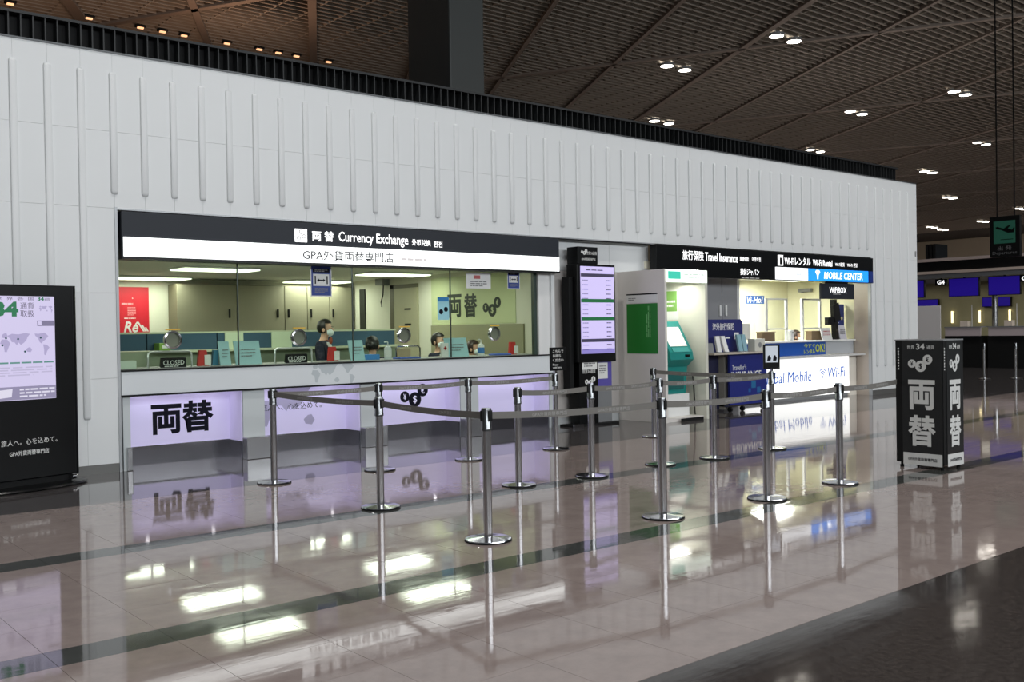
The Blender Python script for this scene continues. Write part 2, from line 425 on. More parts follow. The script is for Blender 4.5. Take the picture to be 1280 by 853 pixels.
# ---- unseen roof added over the booths to block hall light; booth shells
struct('ceiling_light_block', box(-1.3, END-.02, WY+.3, 18, 4.4, 4.62), M_BLACKM)
struct('wall_booth_back', box(3.4, 10.6, 17.4, 17.6, 0, 2.5), M_BEIGE)
struct('wall_booth_left', box(3.5, 3.7, WY+.3, 17.4, 0, 2.5), M_BEIGE)
wr = struct('wall_booth_right', box(10.28, 10.46, WY+.2, 17.4, 0, 2.5), M_BEIGE)
cb = struct('ceiling_booth', box(3.4, 10.6, WY+.2, 17.6, 2.5, 2.6), mat('booth_ceiling', (246, 246, 236), .8))
struct('wall_niche', box(10.34, 12.62, WY+.16, WY+.26, 0, 2.93), M_WALLIN)
for i_, (a, b, z0, z1, m_) in enumerate(((10.345, 11.66, 2.42, 2.86, M_WALL), (11.665, 12.60, 2.42, 2.86, M_WALL),
        (10.345, 11.66, .12, 2.415, mat('niche_greige', (200, 195, 191), .45, noise=.02)), (11.665, 12.60, .12, 2.415, MATS['niche_greige']))):
    ob('niche_panel', box(a, b, WY+.14, WY+.16, z0, z1), m_, bpy.data.objects['wall_niche'])
struct('wall_niche_left', box(10.28, 10.345, WY+.03, WY+.26, 0, 2.9), M_WALL)
struct('ceiling_niche', box(10.34, 12.62, WY+.03, WY+.26, 2.9, 2.93), M_WALLIN)
# phone / insurance booth shell
P2B = 13.3
struct('wall_phone_back', box(12.5, 19.6, P2B, P2B+.15, 0, 2.6), M_CREAM)
struct('wall_phone_right', box(19.42, 19.6, WY+.3, P2B, 0, 2.6), M_CREAM)
struct('trim_6', box(19.39, 19.42, WY+.06, 11.62, 0, 2.5), mat('phone_side_beige', (188, 176, 164), .2, noise=.03))
struct('wall_phone_left', box(12.52, 12.62, WY+.26, P2B, 0, 2.6), M_CREAM)
struct('ceiling_phone', box(12.5, 19.6, WY+.1, P2B+.15, 2.5, 2.62), mat('phone_ceiling', (230, 226, 208), .8))
struct('trim_5', box(15.32, 15.42, 11.62, 11.95, 0, 2.5), M_WHITE)

# ---- hall shell
CZ = 12.0
ceil = sgroup('ceiling', (0, 0, CZ))
ob('ceiling_deck', box(-14, 130, -18, 75, CZ+.55, CZ+.7), M_CEIL, ceil)
bm = bmesh.new()
y = 12.5
while y < 66:
    bx(bm, 2, 112, y, y+.05, CZ, CZ+.14); y += .34
x = 4.
while x < 112:
    bx(bm, x, x+.04, 12.5, 66, CZ+.03, CZ+.12); x += 1.1
ob('lattice', bm, M_LATT, ceil, kind='stuff')
def beam(p, q, w, d=.2, m=M_BEAM):
    w *= .8
    p, q = Vector(p), Vector(q); t = (q-p).normalized(); n = Vector((-t.y, t.x))*w/2
    pts = [p+n, p-n, q-n, q+n]
    ob('beam', prism([(v.x, v.y) for v in pts], d, lambda u, v, w_: Vector((u, v, CZ-.07+w_))), m, ceil)
for x34, w in ((1.8, .2), (6.2, .3), (10.6, .45), (14.9, .3), (19.15, .34), (23.5, .16), (27.9, .2), (32.5, .2), (37.3, .3), (42., .18), (46.7, .18), (51.4, .22), (60.5, .22), (70., .22), (80., .22), (92., .22)):
    beam((x34-(34.4-12.6)*.56, 12.6), (x34+(66-34.4)*.56, 66), w)
for x34, w in ((11.2, .3), (25., .26), (39.5, .26), (53.5, .26), (67.5, .26), (81.5, .26), (95.5, .26)):
    beam((x34+(34.4-12.6)*.53, 12.6), (x34-(66-34.4)*.53, 66), w)
# unseen rear side, clerestory opening placed for the facade light; far walls
struct('wall_rear', box(-14, 130, -18.4, -18.1, 0, 5.6), M_GREY)
struct('wall_rear_upper', box(-14, 130, -18.4, -18.1, 10.9, CZ+.6), M_GREY)
fr = sgroup('window_1')
for k in range(13):
    ob('mullion', box(-20+6*k-.06, -20+6*k+.06, -18.3, -18.15, 5.6, 10.9), M_GREY, fr)
struct('wall_side', box(-14.3, -14, -18, 75, 0, CZ+.6), M_GREY)
struct('wall_far', box(-14, 130, 75, 75.3, 0, CZ+.6), mat('far_olive', (186, 178, 158), .8))
struct('wall_end', box(130, 130.3, -18, 75, 0, CZ+.6), MATS['far_olive'])
# structural column rising behind the facade
colm = struct('pillar', box(14.96, 16.06, 20, 21.85, 0, CZ-.05, .04), M_COLUMN)
colm['kind'] = 'structure'

# ================================================================== CURRENCY EXCHANGE BOOTH
# ---- fascia sign
sg = thing('fascia_sign', 'long charcoal and white lit currency exchange sign above the booth glass', 'sign', (7.05, 11.2, 2.36))
ob('sign_box', box(3.80, 10.37, 11.17, 11.40, 2.355, 2.885, .004), M_DARK, sg)
ob('lit_strip', box(3.815, 10.36, 11.158, 11.17, 2.385, 2.60), mat('lit_sign_white', (252, 255, 253), .5, emit=1.35), sg)
ob('sign_rim', box(3.80, 10.37, 11.15, 11.17, 2.355, 2.383), M_BLACK, sg)
fs = face('-y', 0, 11.17, 0)
ic = rect('icon_plate', M_TXTLIT, sg, off(fs, 5.995, 2.72), .17, .165)
for du, dv, r in ((0, .045, .026), (-.03, -.035, .026), (.04, -.01, .026)):
    f2 = off(fs, 5.995+du, 2.72+dv, .002)
    ob('icon_coin', prism(circ(14, r), .002, f2), M_DARK, ic); ob('icon_coin', prism(circ(14, r*.72), .003, f2), M_TXTLIT, ic)
text('lettering', '両 替', M_TXTLIT, sg, off(fs, 6.305, 2.725), width=.31, height=.13, bold=.018)
text('lettering', 'Currency Exchange', M_TXTLIT, sg, off(fs, 7.065, 2.715), width=1.07, height=.165, bold=.012)
text('lettering', '外币兑换', M_TXTLIT, sg, off(fs, 7.815, 2.71), width=.31, height=.085, bold=.01)
text('lettering', '환전', M_TXTLIT, sg, off(fs, 8.095, 2.70), width=.145, height=.08, bold=.01)
fs2 = face('-y', 0, 11.158, 0)
text('lettering', 'GPA外貨両替専門店', mat('sign_slate', (70, 72, 76), .5), sg, off(fs2, 6.68, 2.485), width=1.34, height=.135, bold=.006, thick=.004)
lines(sg, off(fs2, 7.75, 2.475), .55, .05, 1, mat('faint_letters', (205, 200, 200), .5, emit=.5), .35)
# thin tube lights under the sign
tg = 'slim tube lights under the currency sign'
for i, (a, b) in enumerate(((3.93, 4.20), (4.32, 5.55), (5.75, 7.0), (7.15, 8.3), (8.45, 9.55), (9.65, 10.2))):
    t = thing('tube_light', '%s slim white tube light tucked under the currency exchange sign' % ('leftmost', 'second from left', 'third from left', 'fourth from left', 'fifth from left', 'rightmost')[i], 'light', ((a+b)/2, 11.46, 2.42), group=tg)
    ob('tube', box(a, b, 11.44, 11.47, 2.40, 2.425, .006), M_WHITELIT, t); ob('tube_housing', box(a-.01, b+.01, 11.43, 11.48, 2.425, 2.5), M_WHITE, t)
for i, (lx, ly) in enumerate(((6.2, 14.2), (9.35, 14.2), (6.2, 16.8), (9.35, 16.8), (5.9, 12.3), (8.8, 12.3))):
    t = thing('ceiling_tube_fixture', 'bright ceiling tube fixture in the currency booth, %s' % ('middle row left', 'middle row right', 'back row left', 'back row right', 'front row left', 'front row right')[i], 'light', (lx, ly, 2.44), group='ceiling fixtures in the currency booth')
    ob('diffuser', box(lx-.58, lx+.58, ly-.28, ly+.28, 2.452, 2.47, .005), mat('lit_tube_warm', (250, 255, 232), .5, emit=2.2), t)
    ob('fixture_body', box(lx-.6, lx+.6, ly-.3, ly+.3, 2.47, 2.5), M_WHITE, t)

# ---- counter: fascia, top, piers, lit panels in the knee recesses, kick plates
ct = thing('service_counter', 'long white exchange counter with recessed lavender panels under the glass', 'counter', (7.0, 11.4, 0))
ob('counter_front', box(3.78, 10.27, 11.215, 11.26, .845, 1.105, .003), mat('counter_grey_white', (214, 219, 222), .4, noise=.03, nscale=3), ct)
ob('counter_top', box(3.78, 10.27, 11.20, 12.05, 1.105, 1.122, .003), M_BLACKM, ct)
ob('work_surface', box(3.78, 10.27, 11.42, 12.05, 1.122, 1.128), mat('worktop_grey', (150, 152, 148), .5), ct)
ob('counter_edge', box(3.78, 10.27, 11.205, 11.28, .825, .846), M_BLACKM, ct)
ob('counter_core', box(3.78, 10.27, 11.70, 12.0, .0, 1.10), M_WALLIN, ct)
ob('counter_deck', box(3.78, 10.27, 11.26, 11.70, .86, .88), M_WALLIN, ct)
BAYS = [(3.90, 5.22), (5.50, 6.86), (7.18, 8.50), (8.82, 10.20)]
for a, b in ((3.80, 3.88), (5.22, 5.50), (6.86, 7.18), (8.50, 8.82), (10.20, 10.27)):
    ob('pier', box(a, b, 11.245, 11.7, .0, .825), mat('pier_grey', (196, 202, 204), .45), ct)
    ob('corner_guard', box(a-.012, b+.012, 11.12, 11.25, 0, .262, .006) if b-a > .1 else box(b-.05, b+.005, 11.2, 11.25, 0, .262, .006), M_STEEL, ct)
M_LAV = mat('lavender_panel', (205, 199, 230), .5, emit=.26, emit_rgb=(206, 196, 238))  # faint glow stands in for the LED light falling on the panels
for i, (a, b) in enumerate(BAYS):
    ob('kick_plate', box(a, b, 11.62, 11.66, 0, .215), M_KICK, ct)
    p_ = ob('front_panel', box(a, b, 11.60, 11.66, .215, .825), M_LAV, ct)
    ob('side_panel', box(b-.012, b, 11.27, 11.62, .215, .825), M_LAV, ct); ob('side_kick', box(b-.012, b, 11.27, 11.62, 0, .213), M_KICK, ct)
    ob('panel_lip', box(a, b, 11.585, 11.60, .208, .222), M_CHROME, ct)
    for q in (.18, .78):
        ob('spot_lamp', lathe([(.018, .0), (.02, .012), (0, .012)], (a+(b-a)*q, 11.50, .846), 12), mat('led_white', (255, 250, 255), .5, emit=6), ct)
    area('knee_recess_led', ((a+b)/2, 11.45, .83), (.25, 0, 0), b-a-.2, .04, .8, (.88, .83, 1.0))
fp = face('-y', 0, 11.60, 0)
text('lettering', '両替', M_TXTK, ct, off(fp, 4.62, .53), width=.76, height=.38, bold=.032)
M_MAP = mat('map_lilac', (182, 176, 206), .6)
def worldmap(parent, fc, s, m, only=None):
    cont = {
     'asia': [(-.9, .5), (-.6, .62), (-.2, .58), (.25, .66), (.55, .6), (.4, .42), (.3, .2), (.15, .05), (-.05, -.08), (-.2, .08), (-.3, -.1), (-.45, .08), (-.62, .1), (-.7, .3)],
     'europe': [(-1.15, .62), (-.95, .68), (-.88, .48), (-.98, .34), (-1.2, .38), (-1.25, .5)],
     'africa': [(-1.25, .28), (-.9, .26), (-.72, .02), (-.82, -.2), (-.95, -.52), (-1.08, -.5), (-1.12, -.12), (-1.35, .02)],
     'australia': [(.28, -.38), (.42, -.26), (.55, -.24), (.66, -.42), (.56, -.56), (.34, -.52)],
     'north_america': [(.85, .62), (1.1, .6), (1.5, .68), (1.75, .45), (1.55, .22), (1.4, .12), (1.3, -.02), (1.18, .06), (1.08, .3), (.9, .48)],
     'south_america': [(1.4, -.08), (1.62, -.1), (1.82, -.28), (1.66, -.5), (1.55, -.78), (1.46, -.74), (1.46, -.4)]}
    for nme, pts in cont.items():
        if only and nme not in only: continue
        ob('map_patch', prism([(u*s, v*s) for u, v in pts], .0015, fc), m, parent)
worldmap(ct, off(fp, 6.1, .55), .42, M_MAP, ('asia', 'australia', 'africa'))
worldmap(ct, off(face('-y', 0, 11.215, 0), 6.4, .98), .2, mat('map_grey', (186, 194, 198), .6))
text('lettering', '旅人へ、心を込めて。', M_TXTK, ct, off(fp, 6.05, .57), width=.86, height=.085)
coins(ct, off(fp, 7.96, .545), .105, M_TXTK, mat('pale_lav', (226, 222, 244), .5, emit=.3))

# ---- glazing
wn = sgroup('window_2', (7.0, 11.36, 1.12))
MX = [3.78, 5.23, 6.83, 8.43, 10.03]
for a, b in zip(MX, MX[1:]):
    ob('pane', box(a+.004, b-.004, 11.355, 11.363, 1.13, 2.45), M_GLASS, wn)
for x in MX[1:-1]:
    ob('mullion', box(x-.006, x+.006, 11.35, 11.37, 1.13, 2.45), mat('mullion_dark', (70, 78, 74), .3, .5), wn)
ob('jamb_post', box(9.99, 10.05, 11.34, 11.40, 1.122, 2.45), mat('jamb_green', (44, 62, 54), .4), wn)
ob('jamb_panel', box(10.05, 10.28, 11.30, 11.42, 1.122, 2.45), M_WHITE, wn)
for x in (4.42, 6.04, 7.63, 9.22):
    r = ob('speaking_ring', lathe([(.105, -.02), (.105, .02), (.088, .024), (.082, 0), (.088, -.024), (.105, -.02)], (x, 11.36, 1.45), 28, 'y', cap=False), M_CHROME, wn, smooth=True)
    ob('ring_mesh', lathe([(.0, -.004), (.084, -.004), (.084, .004), (0, .004)], (x, 11.375, 1.45), 24, 'y'), mat('ring_grille', (132, 128, 122), .5), r)
    ob('ring_tab', box(x-.085, x+.085, 11.34, 11.35, 1.562, 1.578), mat('yellow_tab', (214, 170, 50), .5), r)

# ---- back of the booth
def lockers():
    L = thing('locker_row', 'row of tall khaki lockers along the back wall of the currency booth', 'lockers', (8.5, 17.2, 0))
    ob('carcass', box(6.70, 10.24, 17.0, 17.38, 0, 2.40), mat('locker_carcass_khaki', (120, 114, 92), .6), L)  # carcass in a darker khaki than the doors
    xs = [6.70, 7.80, 8.75, 9.22, 9.70, 10.24]
    for a, b in zip(xs, xs[1:]):
        d = ob('door', box(a+.008, b-.008, 16.98, 17.0, .08, 2.385), M_LOCK, L)
        ob('handle', box(b-.16 if b-a > .7 else a+.06, (b-.16 if b-a > .7 else a+.06)+.03, 16.955, 16.98, 1.8, 1.96, .004), M_BLACKM, d)
lockers()
rp = thing('red_poster', 'bright red campaign poster with white slanted lettering on the booth back wall', 'poster', (6.07, 17.39, 1.55))
fr_ = face('-y', 0, 17.395, 0)
rect('sheet', mat('poster_red', (205, 30, 48), .45), rp, off(fr_, 6.06, 1.95), .60, .80, .004)
text('lettering', 'Ré', M_TXTW, rp, off(fr_, 6.05, 1.66, .004), width=.26, height=.19, bold=.025, shear=.25)
for k in range(3):
    ob('stroke', prism([(0, 0), (.03, 0), (.03-.1+.03*k, .16-.045*k), (-.0-.1+.03*k, .16-.045*k)], .003, off(fr_, 6.25+.035*k, 1.58, .004)), M_TXTW, rp)
lines(rp, off(fr_, 6.06, 1.81, .004), .26, .03, 1, M_TXTW)
text('lettering', '▲', M_TXTW, rp, off(fr_, 6.08, 2.16, .004), height=.02)
lines(rp, off(fr_, 6.02, 2.06, .004), .26, .05, 1, mat('pale_pink', (232, 160, 165), .5))
lines(rp, off(fr_, 6.06, 1.93, .004), .14, .15, 6, MATS['pale_pink'])
# low desk partition with blue fabric panels
dp = thing('desk_partition', 'low desk partition with slate blue fabric panels behind the exchange counter', 'partition', (6.4, 13.5, 0))
ob('frame', box(3.9, 8.9, 13.5, 13.56, 0, 1.29), mat('partition_sage', (140, 150, 128), .6), dp)
for a, b in zip((3.92, 4.9, 5.15, 5.9, 6.75, 7.7), (4.88, 5.13, 5.88, 6.73, 7.68, 8.88)):
    ob('fabric_panel', box(a, b, 13.485, 13.56, 1.30, 1.525), M_BLUEFAB, dp)
ob('top_rail', box(3.9, 8.9, 13.48, 13.57, 1.525, 1.55), mat('rail_sage', (186, 192, 164), .5), dp)
ob('ledge', box(4.95, 8.85, 13.25, 13.5, 1.27, 1.30), MATS['rail_sage'], dp)
ob('desk_top', box(3.9, 8.9, 12.95, 13.5, .72, .75), MATS['partition_sage'], dp)
for x in (3.95, 6.4, 8.85):
    ob('leg', box(x-.03, x+.03, 12.97, 13.03, 0, .72), M_GREY, dp)
def small(name, bm, m, label, cat, group=None, **k):
    return tag(ob(name, bm, m, **k), label, cat, group)
t = small('notice_sheet', box(6.0, 6.28, 13.47, 13.484, 1.3, 1.53), mat('paper_green', (196, 208, 180), .7), 'pale green notice sheet leaning on the desk partition ledge near the red folder', 'paper')
t = small('notice_sheet', box(6.72, 7.05, 13.47, 13.484, 1.3, 1.53), MATS['paper_green'], 'pale green notice sheet on the partition ledge behind the standing clerk', 'paper')
t = thing('document_tray', 'green document tray standing on the partition ledge at the left of the booth', 'tray', (5.06, 13.37, 1.30))
ob('tray_body', box(4.98, 5.14, 13.27, 13.47, 1.30, 1.40, .01), mat('tray_green', (120, 160, 60), .5), t); ob('tray_label', box(5.02, 5.1, 13.265, 13.27, 1.33, 1.37), M_TXTW, t)
# framed panel, door and lettering on the right-hand booth wall
fx = face('-x', 10.28, 0, 0)
gp = thing('wall_graphic', 'sage panel with dark currency lettering on the right booth wall', 'sign', (10.27, 13.2, 1.6))
rect('panel', M_OLIVE, gp, off(fx, -13.25, 2.02), 2.3, .82, .01)
ob('dado', box(10.25, 10.28, 11.9, 14.4, .0, 1.6), mat('dado_olive', (150, 148, 118), .6), gp)
text('lettering', '両', M_GREEND, gp, off(fx, -13.72, 1.93, .01), width=.40, height=.40, bold=.03)
text('lettering', '替', M_GREEND, gp, off(fx, -13.27, 1.925, .01), width=.36, height=.40, bold=.03)
coins(gp, off(fx, -12.69, 1.83, .01), .105, M_GREEND, M_OLIVE)
dr = sgroup('door_1', (10.26, 15.2, 0))
ob('door_leaf', box(10.24, 10.28, 14.8, 15.55, 0, 2.3), mat('door_khaki', (178, 174, 146), .5), dr)
ob('door_frame', box(10.235, 10.28, 15.55, 15.68, 0, 2.37), mat('door_frame_khaki', (96, 92, 72), .5), dr)  # frame in a darker khaki than the leaf
ob('door_head', box(10.235, 10.28, 14.8, 15.68, 2.3, 2.37), MATS['door_frame_khaki'], dr)
for z in (1.62, 1.9): ob('door_plate', box(10.232, 10.24, 15.0, 15.2, z, z+.03), M_BLACKM, dr)
small('dark_wall_strip', box(10.25, 10.28, 16.6, 16.78, 1.2, 2.34), mat('strip_dark', (42, 44, 36), .6), 'dark narrow strip on the right wall beside the lockers', 'cabinet')  # thin dark box lying on the wall
sp = thing('hanging_cable', 'thin cable hanging from a ceiling box near the booth door', 'cable', (10.2, 15.9, 2.0))
ob('junction_box', box(10.12, 10.28, 15.75, 16.0, 2.38, 2.5, .005), M_GREY, sp)
ob('cord', tube([(10.24, 15.9, 2.4), (10.24, 15.92, 2.2), (10.23, 15.98, 2.06), (10.22, 15.94, 1.98)], .012), M_BLACKM, sp)

# ---- things on the counter and stuck on the glass
def closed_frame(cx, label, tilt=False):
    t = thing('closed_sign', label, 'sign', (cx, 11.5, 1.128), group='closed signs on the exchange counter')
    path = [(cx-.26, 11.47, 1.128), (cx-.26, 11.47, 1.25), (cx-.255, 11.47, 1.29), (cx-.225, 11.47, 1.315), (cx+.225, 11.47, 1.315), (cx+.255, 11.47, 1.29), (cx+.26, 11.47, 1.25), (cx+.26, 11.47, 1.128)]
    ob('chrome_hoop', tube(path, .013), mat('hoop_silver', (214, 216, 216), .3, .5), t, smooth=True)
    ob('plate', prism([(0, 0), (.05, .012), (.02, .115), (0, .1)], .3, lambda u, v, w: Vector((cx-.12+w, 11.44+u, 1.128+v))), M_BLACK, t)
    text('lettering', 'CLOSED', M_TXTW, t, off(face('-y', 0, 11.436, 0), cx+.03, 1.185), width=.25, height=.055, bold=.012)
    lines(t, off(face('-y', 0, 11.436, 0), cx+.03, 1.142), .22, .022, 1, M_TXTW)
closed_frame(4.43, 'black closed plate inside a chrome hoop at the leftmost window')
closed_frame(6.02, 'black closed plate inside a chrome hoop beside the standing clerk')
M_PALEB = mat('pale_blue_board', (160, 200, 208), .5, noise=.03)
def blue_board(x0, x1, z1, label):
    t = thing('rate_card', label, 'card', ((x0+x1)/2, 11.55, 1.128))
    ob('board', prism([(0, 0), (.02, 0), (.09, z1-1.128), (.075, z1-1.128)], x1-x0, lambda u, v, w: Vector((x0+w, 11.5+u, 1.128+v))), M_PALEB, t)
    ob('prop', box((x0+x1)/2-.02, (x0+x1)/2+.02, 11.56, 11.66, 1.128, 1.2), M_WHITE, t)
    lines(t, off(face('-y', 0, 11.515, 0), (x0+x1)/2, 1.128+(z1-1.128)*.5), (x1-x0)*.55, .12, 3, M_TXTG, .7)
blue_board(5.06, 5.20, 1.42, 'narrow pale blue rate card left of the first mullion')
blue_board(5.26, 5.60, 1.42, 'wide pale blue rate card right of the first mullion')
blue_board(6.88, 7.10, 1.40, 'pale blue rate card just right of the standing clerk')
blue_board(8.46, 8.86, 1.40, 'wide pale blue rate card at the third mullion')
def binder(x, m, label):
    t = thing('folder', label, 'folder', (x, 11.62, 1.128))
    ob('cover', prism([(0, 0), (.14, 0), (.11, .19), (.02, .19)], .05, lambda u, v, w: Vector((x+u, 11.6+w, 1.128+v))), m, t)
    ob('spine_label', box(x+.08, x+.16, 11.59, 11.598, 1.14, 1.26), M_TXTW, t)
M_RED = mat('folder_red', (190, 40, 34), .45)
binder(4.82, M_RED, 'red folder standing near the leftmost closed sign')
binder(6.6, M_RED, 'red folder standing in front of the standing clerk')
binder(9.72, M_RED, 'red folder near the right end of the counter')
binder(5.0, mat('folder_blue', (60, 120, 150), .5), 'blue grey folder beside the left red folder')
small('small_box', box(3.85, 4.05, 11.5, 11.62, 1.128, 1.22, .004), mat('box_white', (200, 212, 200), .5), 'small white box at the far left end of the counter', 'box')
def bottle(x, y, label, m):
    t = thing('sanitizer_bottle', label, 'bottle', (x, y, 1.128), group='hand sanitizer bottles on the exchange counter')
    ob('body', lathe([(.048, 0), (.05, .01), (.05, .15), (.035, .175), (.016, .18), (.016, .2), (0, .2)], (x, y, 1.128), 18), m, t, smooth=True)
    ob('pump', tube([(x, y, 1.328), (x, y, 1.36), (x-.02, y, 1.37), (x-.055, y, 1.366)], .009), M_WHITE, t, smooth=True)
    ob('label_band', lathe([(.051, .04), (.0515, .045), (.0515, .12), (.051, .125)], (x, y, 1.128), 18, cap=False), mat('label_blue', (70, 130, 200), .5) if m is M_WHITE else M_TXTW, t)
bottle(7.46, 11.5, 'clear white pump bottle of sanitizer in front of the seated back-turned clerk', mat('bottle_white', (206, 212, 214), .3))
bottle(9.08, 11.5, 'white pump bottle with blue label beside the seated clerk facing out', M_WHITE)
fa = thing('first_aid_card', 'small white card with red cross on the counter', 'card', (8.42, 11.5, 1.128))
ob('card', box(8.36, 8.48, 11.49, 11.52, 1.128, 1.33), M_WHITE, fa)
bm = box(8.395, 8.445, 11.483, 11.49, 1.25, 1.265); bx(bm, 8.412, 8.428, 11.483, 11.49, 1.232, 1.283); ob('cross', bm, M_RED, fa)
tr = thing('coin_tray', 'blue cash tray lying on the counter under the third speaking ring', 'tray', (7.75, 11.5, 1.128))
ob('tray', box(7.6, 7.95, 11.42, 11.6, 1.128, 1.15, .006), mat('tray_blue', (70, 100, 190), .4), tr); ob('tray_mat', box(7.63, 7.92, 11.44, 11.58, 1.15, 1.153), mat('tray_mat', (90, 130, 210), .8), tr)
tr = thing('coin_tray', 'blue cash tray lying near the right end of the counter', 'tray', (9.45, 11.5, 1.128))
ob('tray', box(9.3, 9.6, 11.42, 11.6, 1.128, 1.15, .006), MATS['tray_blue'], tr); ob('tray_mat', box(9.33, 9.57, 11.44, 11.58, 1.15, 1.153), MATS['tray_mat'], tr)
small('paper_stack', box(7.12, 7.36, 11.55, 11.75, 1.128, 1.2, .003), mat('stack_blue', (60, 130, 200), .5), 'stack of bright blue leaflets beside the clear sanitizer bottle', 'paper')
hd = thing('brochure_holder', 'grey hooped brochure holder under the third speaking ring', 'holder', (7.85, 11.6, 1.128))
ob('hoop', tube([(7.66, 11.6, 1.128), (7.66, 11.6, 1.27), (7.69, 11.6, 1.3), (8.02, 11.6, 1.3), (8.06, 11.6, 1.27), (8.06, 11.6, 1.128)], .012), M_CHROME, hd, smooth=True)
ob('brochures', box(7.7, 7.92, 11.62, 11.68, 1.128, 1.27), mat('brochure_tan', (176, 156, 120), .6), hd)
# posters on the glass
fg = face('-y', 0, 11.354, 0)
def distance_poster(cx, cz, w, h, label):
    t = thing('distance_poster', label, 'poster', (cx, 11.35, cz-h/2))
    rect('border', M_TXTW, t, off(fg, cx, cz), w, h, .002); rect('sheet', mat('poster_navy', (36, 62, 140), .5), t, off(fg, cx, cz, .002), w*.92, h*.94, .001)
    rect('header', M_TXTK, t, off(fg, cx, cz+h*.33, .003), w*.8, h*.12, .001)
    rect('white_field', M_TXTW, t, off(fg, cx, cz+h*.03, .003), w*.76, h*.38, .001)
    bm = prism([(-.2*w, 0), (-.1*w, .05*h), (-.1*w, .02*h), (.1*w, .02*h), (.1*w, .05*h), (.2*w, 0), (.1*w, -.05*h), (.1*w, -.02*h), (-.1*w, -.02*h), (-.1*w, -.05*h)], .001, off(fg, cx, cz+h*.02, .004))
    ob('arrow', bm, M_TXTK, t)
    for s in (-1, 1): rect('figure_mark', M_TXTK, t, off(fg, cx+s*.28*w, cz+h*.03, .004), w*.06, h*.26, .001)
    lines(t, off(fg, cx, cz+h*.33, .004), w*.6, h*.08, 2, M_TXTG)
    lines(t, off(fg, cx, cz-h*.3, .003), w*.62, h*.16, 4, M_TXTG)
distance_poster(6.37, 2.17, .305, .40, 'large navy and white distancing poster hung on the glass above the standing clerk')
distance_poster(9.605, 2.25, .24, .27, 'small navy and white distancing poster at the right end of the glass')
t = thing('notice_poster', 'white notice with red print at the top of the fourth pane', 'poster', (8.94, 11.35, 2.11))
rect('sheet', M_TXTW, t, off(fg, 8.94, 2.225), .45, .23, .002); rect('red_block', mat('notice_red', (180, 90, 90), .5), t, off(fg, 8.91, 2.275, .002), .12, .05, .001)
lines(t, off(fg, 8.94, 2.18, .002), .3, .09, 3, M_TXTG)
t = thing('notice_poster', 'small teal and white notice stuck beside the third mullion', 'poster', (8.3, 11.35, 1.66))
rect('sheet', mat('notice_cyan', (150, 205, 215), .5), t, off(fg, 8.3, 1.82), .2, .32, .002); rect('header', mat('notice_blue', (40, 130, 190), .5), t, off(fg, 8.3, 1.95, .002), .19, .06, .001)
for s in (-.04, .045): ob('drop_mark', prism(circ(12, .036, 0, 0), .001, off(fg, 8.3+s, 1.79+s*.4, .002)), M_TXTK, t)

# ================================================================== PEOPLE
def skin(name, V, E, m, parent, sub=2):
    names = list(V); me = bpy.data.meshes.new(name)
    me.from_pydata([V[n][0] for n in names], [(names.index(a), names.index(b)) for a, b in E], [])
    o = bpy.data.objects.new(name, me); COL.objects.link(o)
    sk = o.modifiers.new('s', 'SKIN'); sk.use_smooth_shade = True
    for i, n in enumerate(names):
        d = me.skin_vertices[0].data[i]; d.radius = V[n][1:3]; d.use_root = (i == 0)
    sd = o.modifiers.new('d', 'SUBSURF'); sd.levels = sub; sd.render_levels = sub
    dg = bpy.context.evaluated_depsgraph_get(); me2 = bpy.data.meshes.new_from_object(o.evaluated_get(dg))
    bpy.data.objects.remove(o); bpy.data.meshes.remove(me)
    me2.name = name; me2.materials.clear(); me2.materials.append(m)
    for p in me2.polygons: p.use_smooth = True
    r = bpy.data.objects.new(name, me2); COL.objects.link(r); r.parent = parent
    return r
def ellipsoid(c, r, n=16, keep=None):
    bm = bmesh.new(); bmesh.ops.create_uvsphere(bm, u_segments=n, v_segments=n//2+2, radius=1)
    if keep: bmesh.ops.delete(bm, geom=[v for v in bm.verts if not keep(v.co)], context='VERTS')
    for v in bm.verts: v.co = Vector((c[0]+v.co.x*r[0], c[1]+v.co.y*r[1], c[2]+v.co.z*r[2]))
    return bm
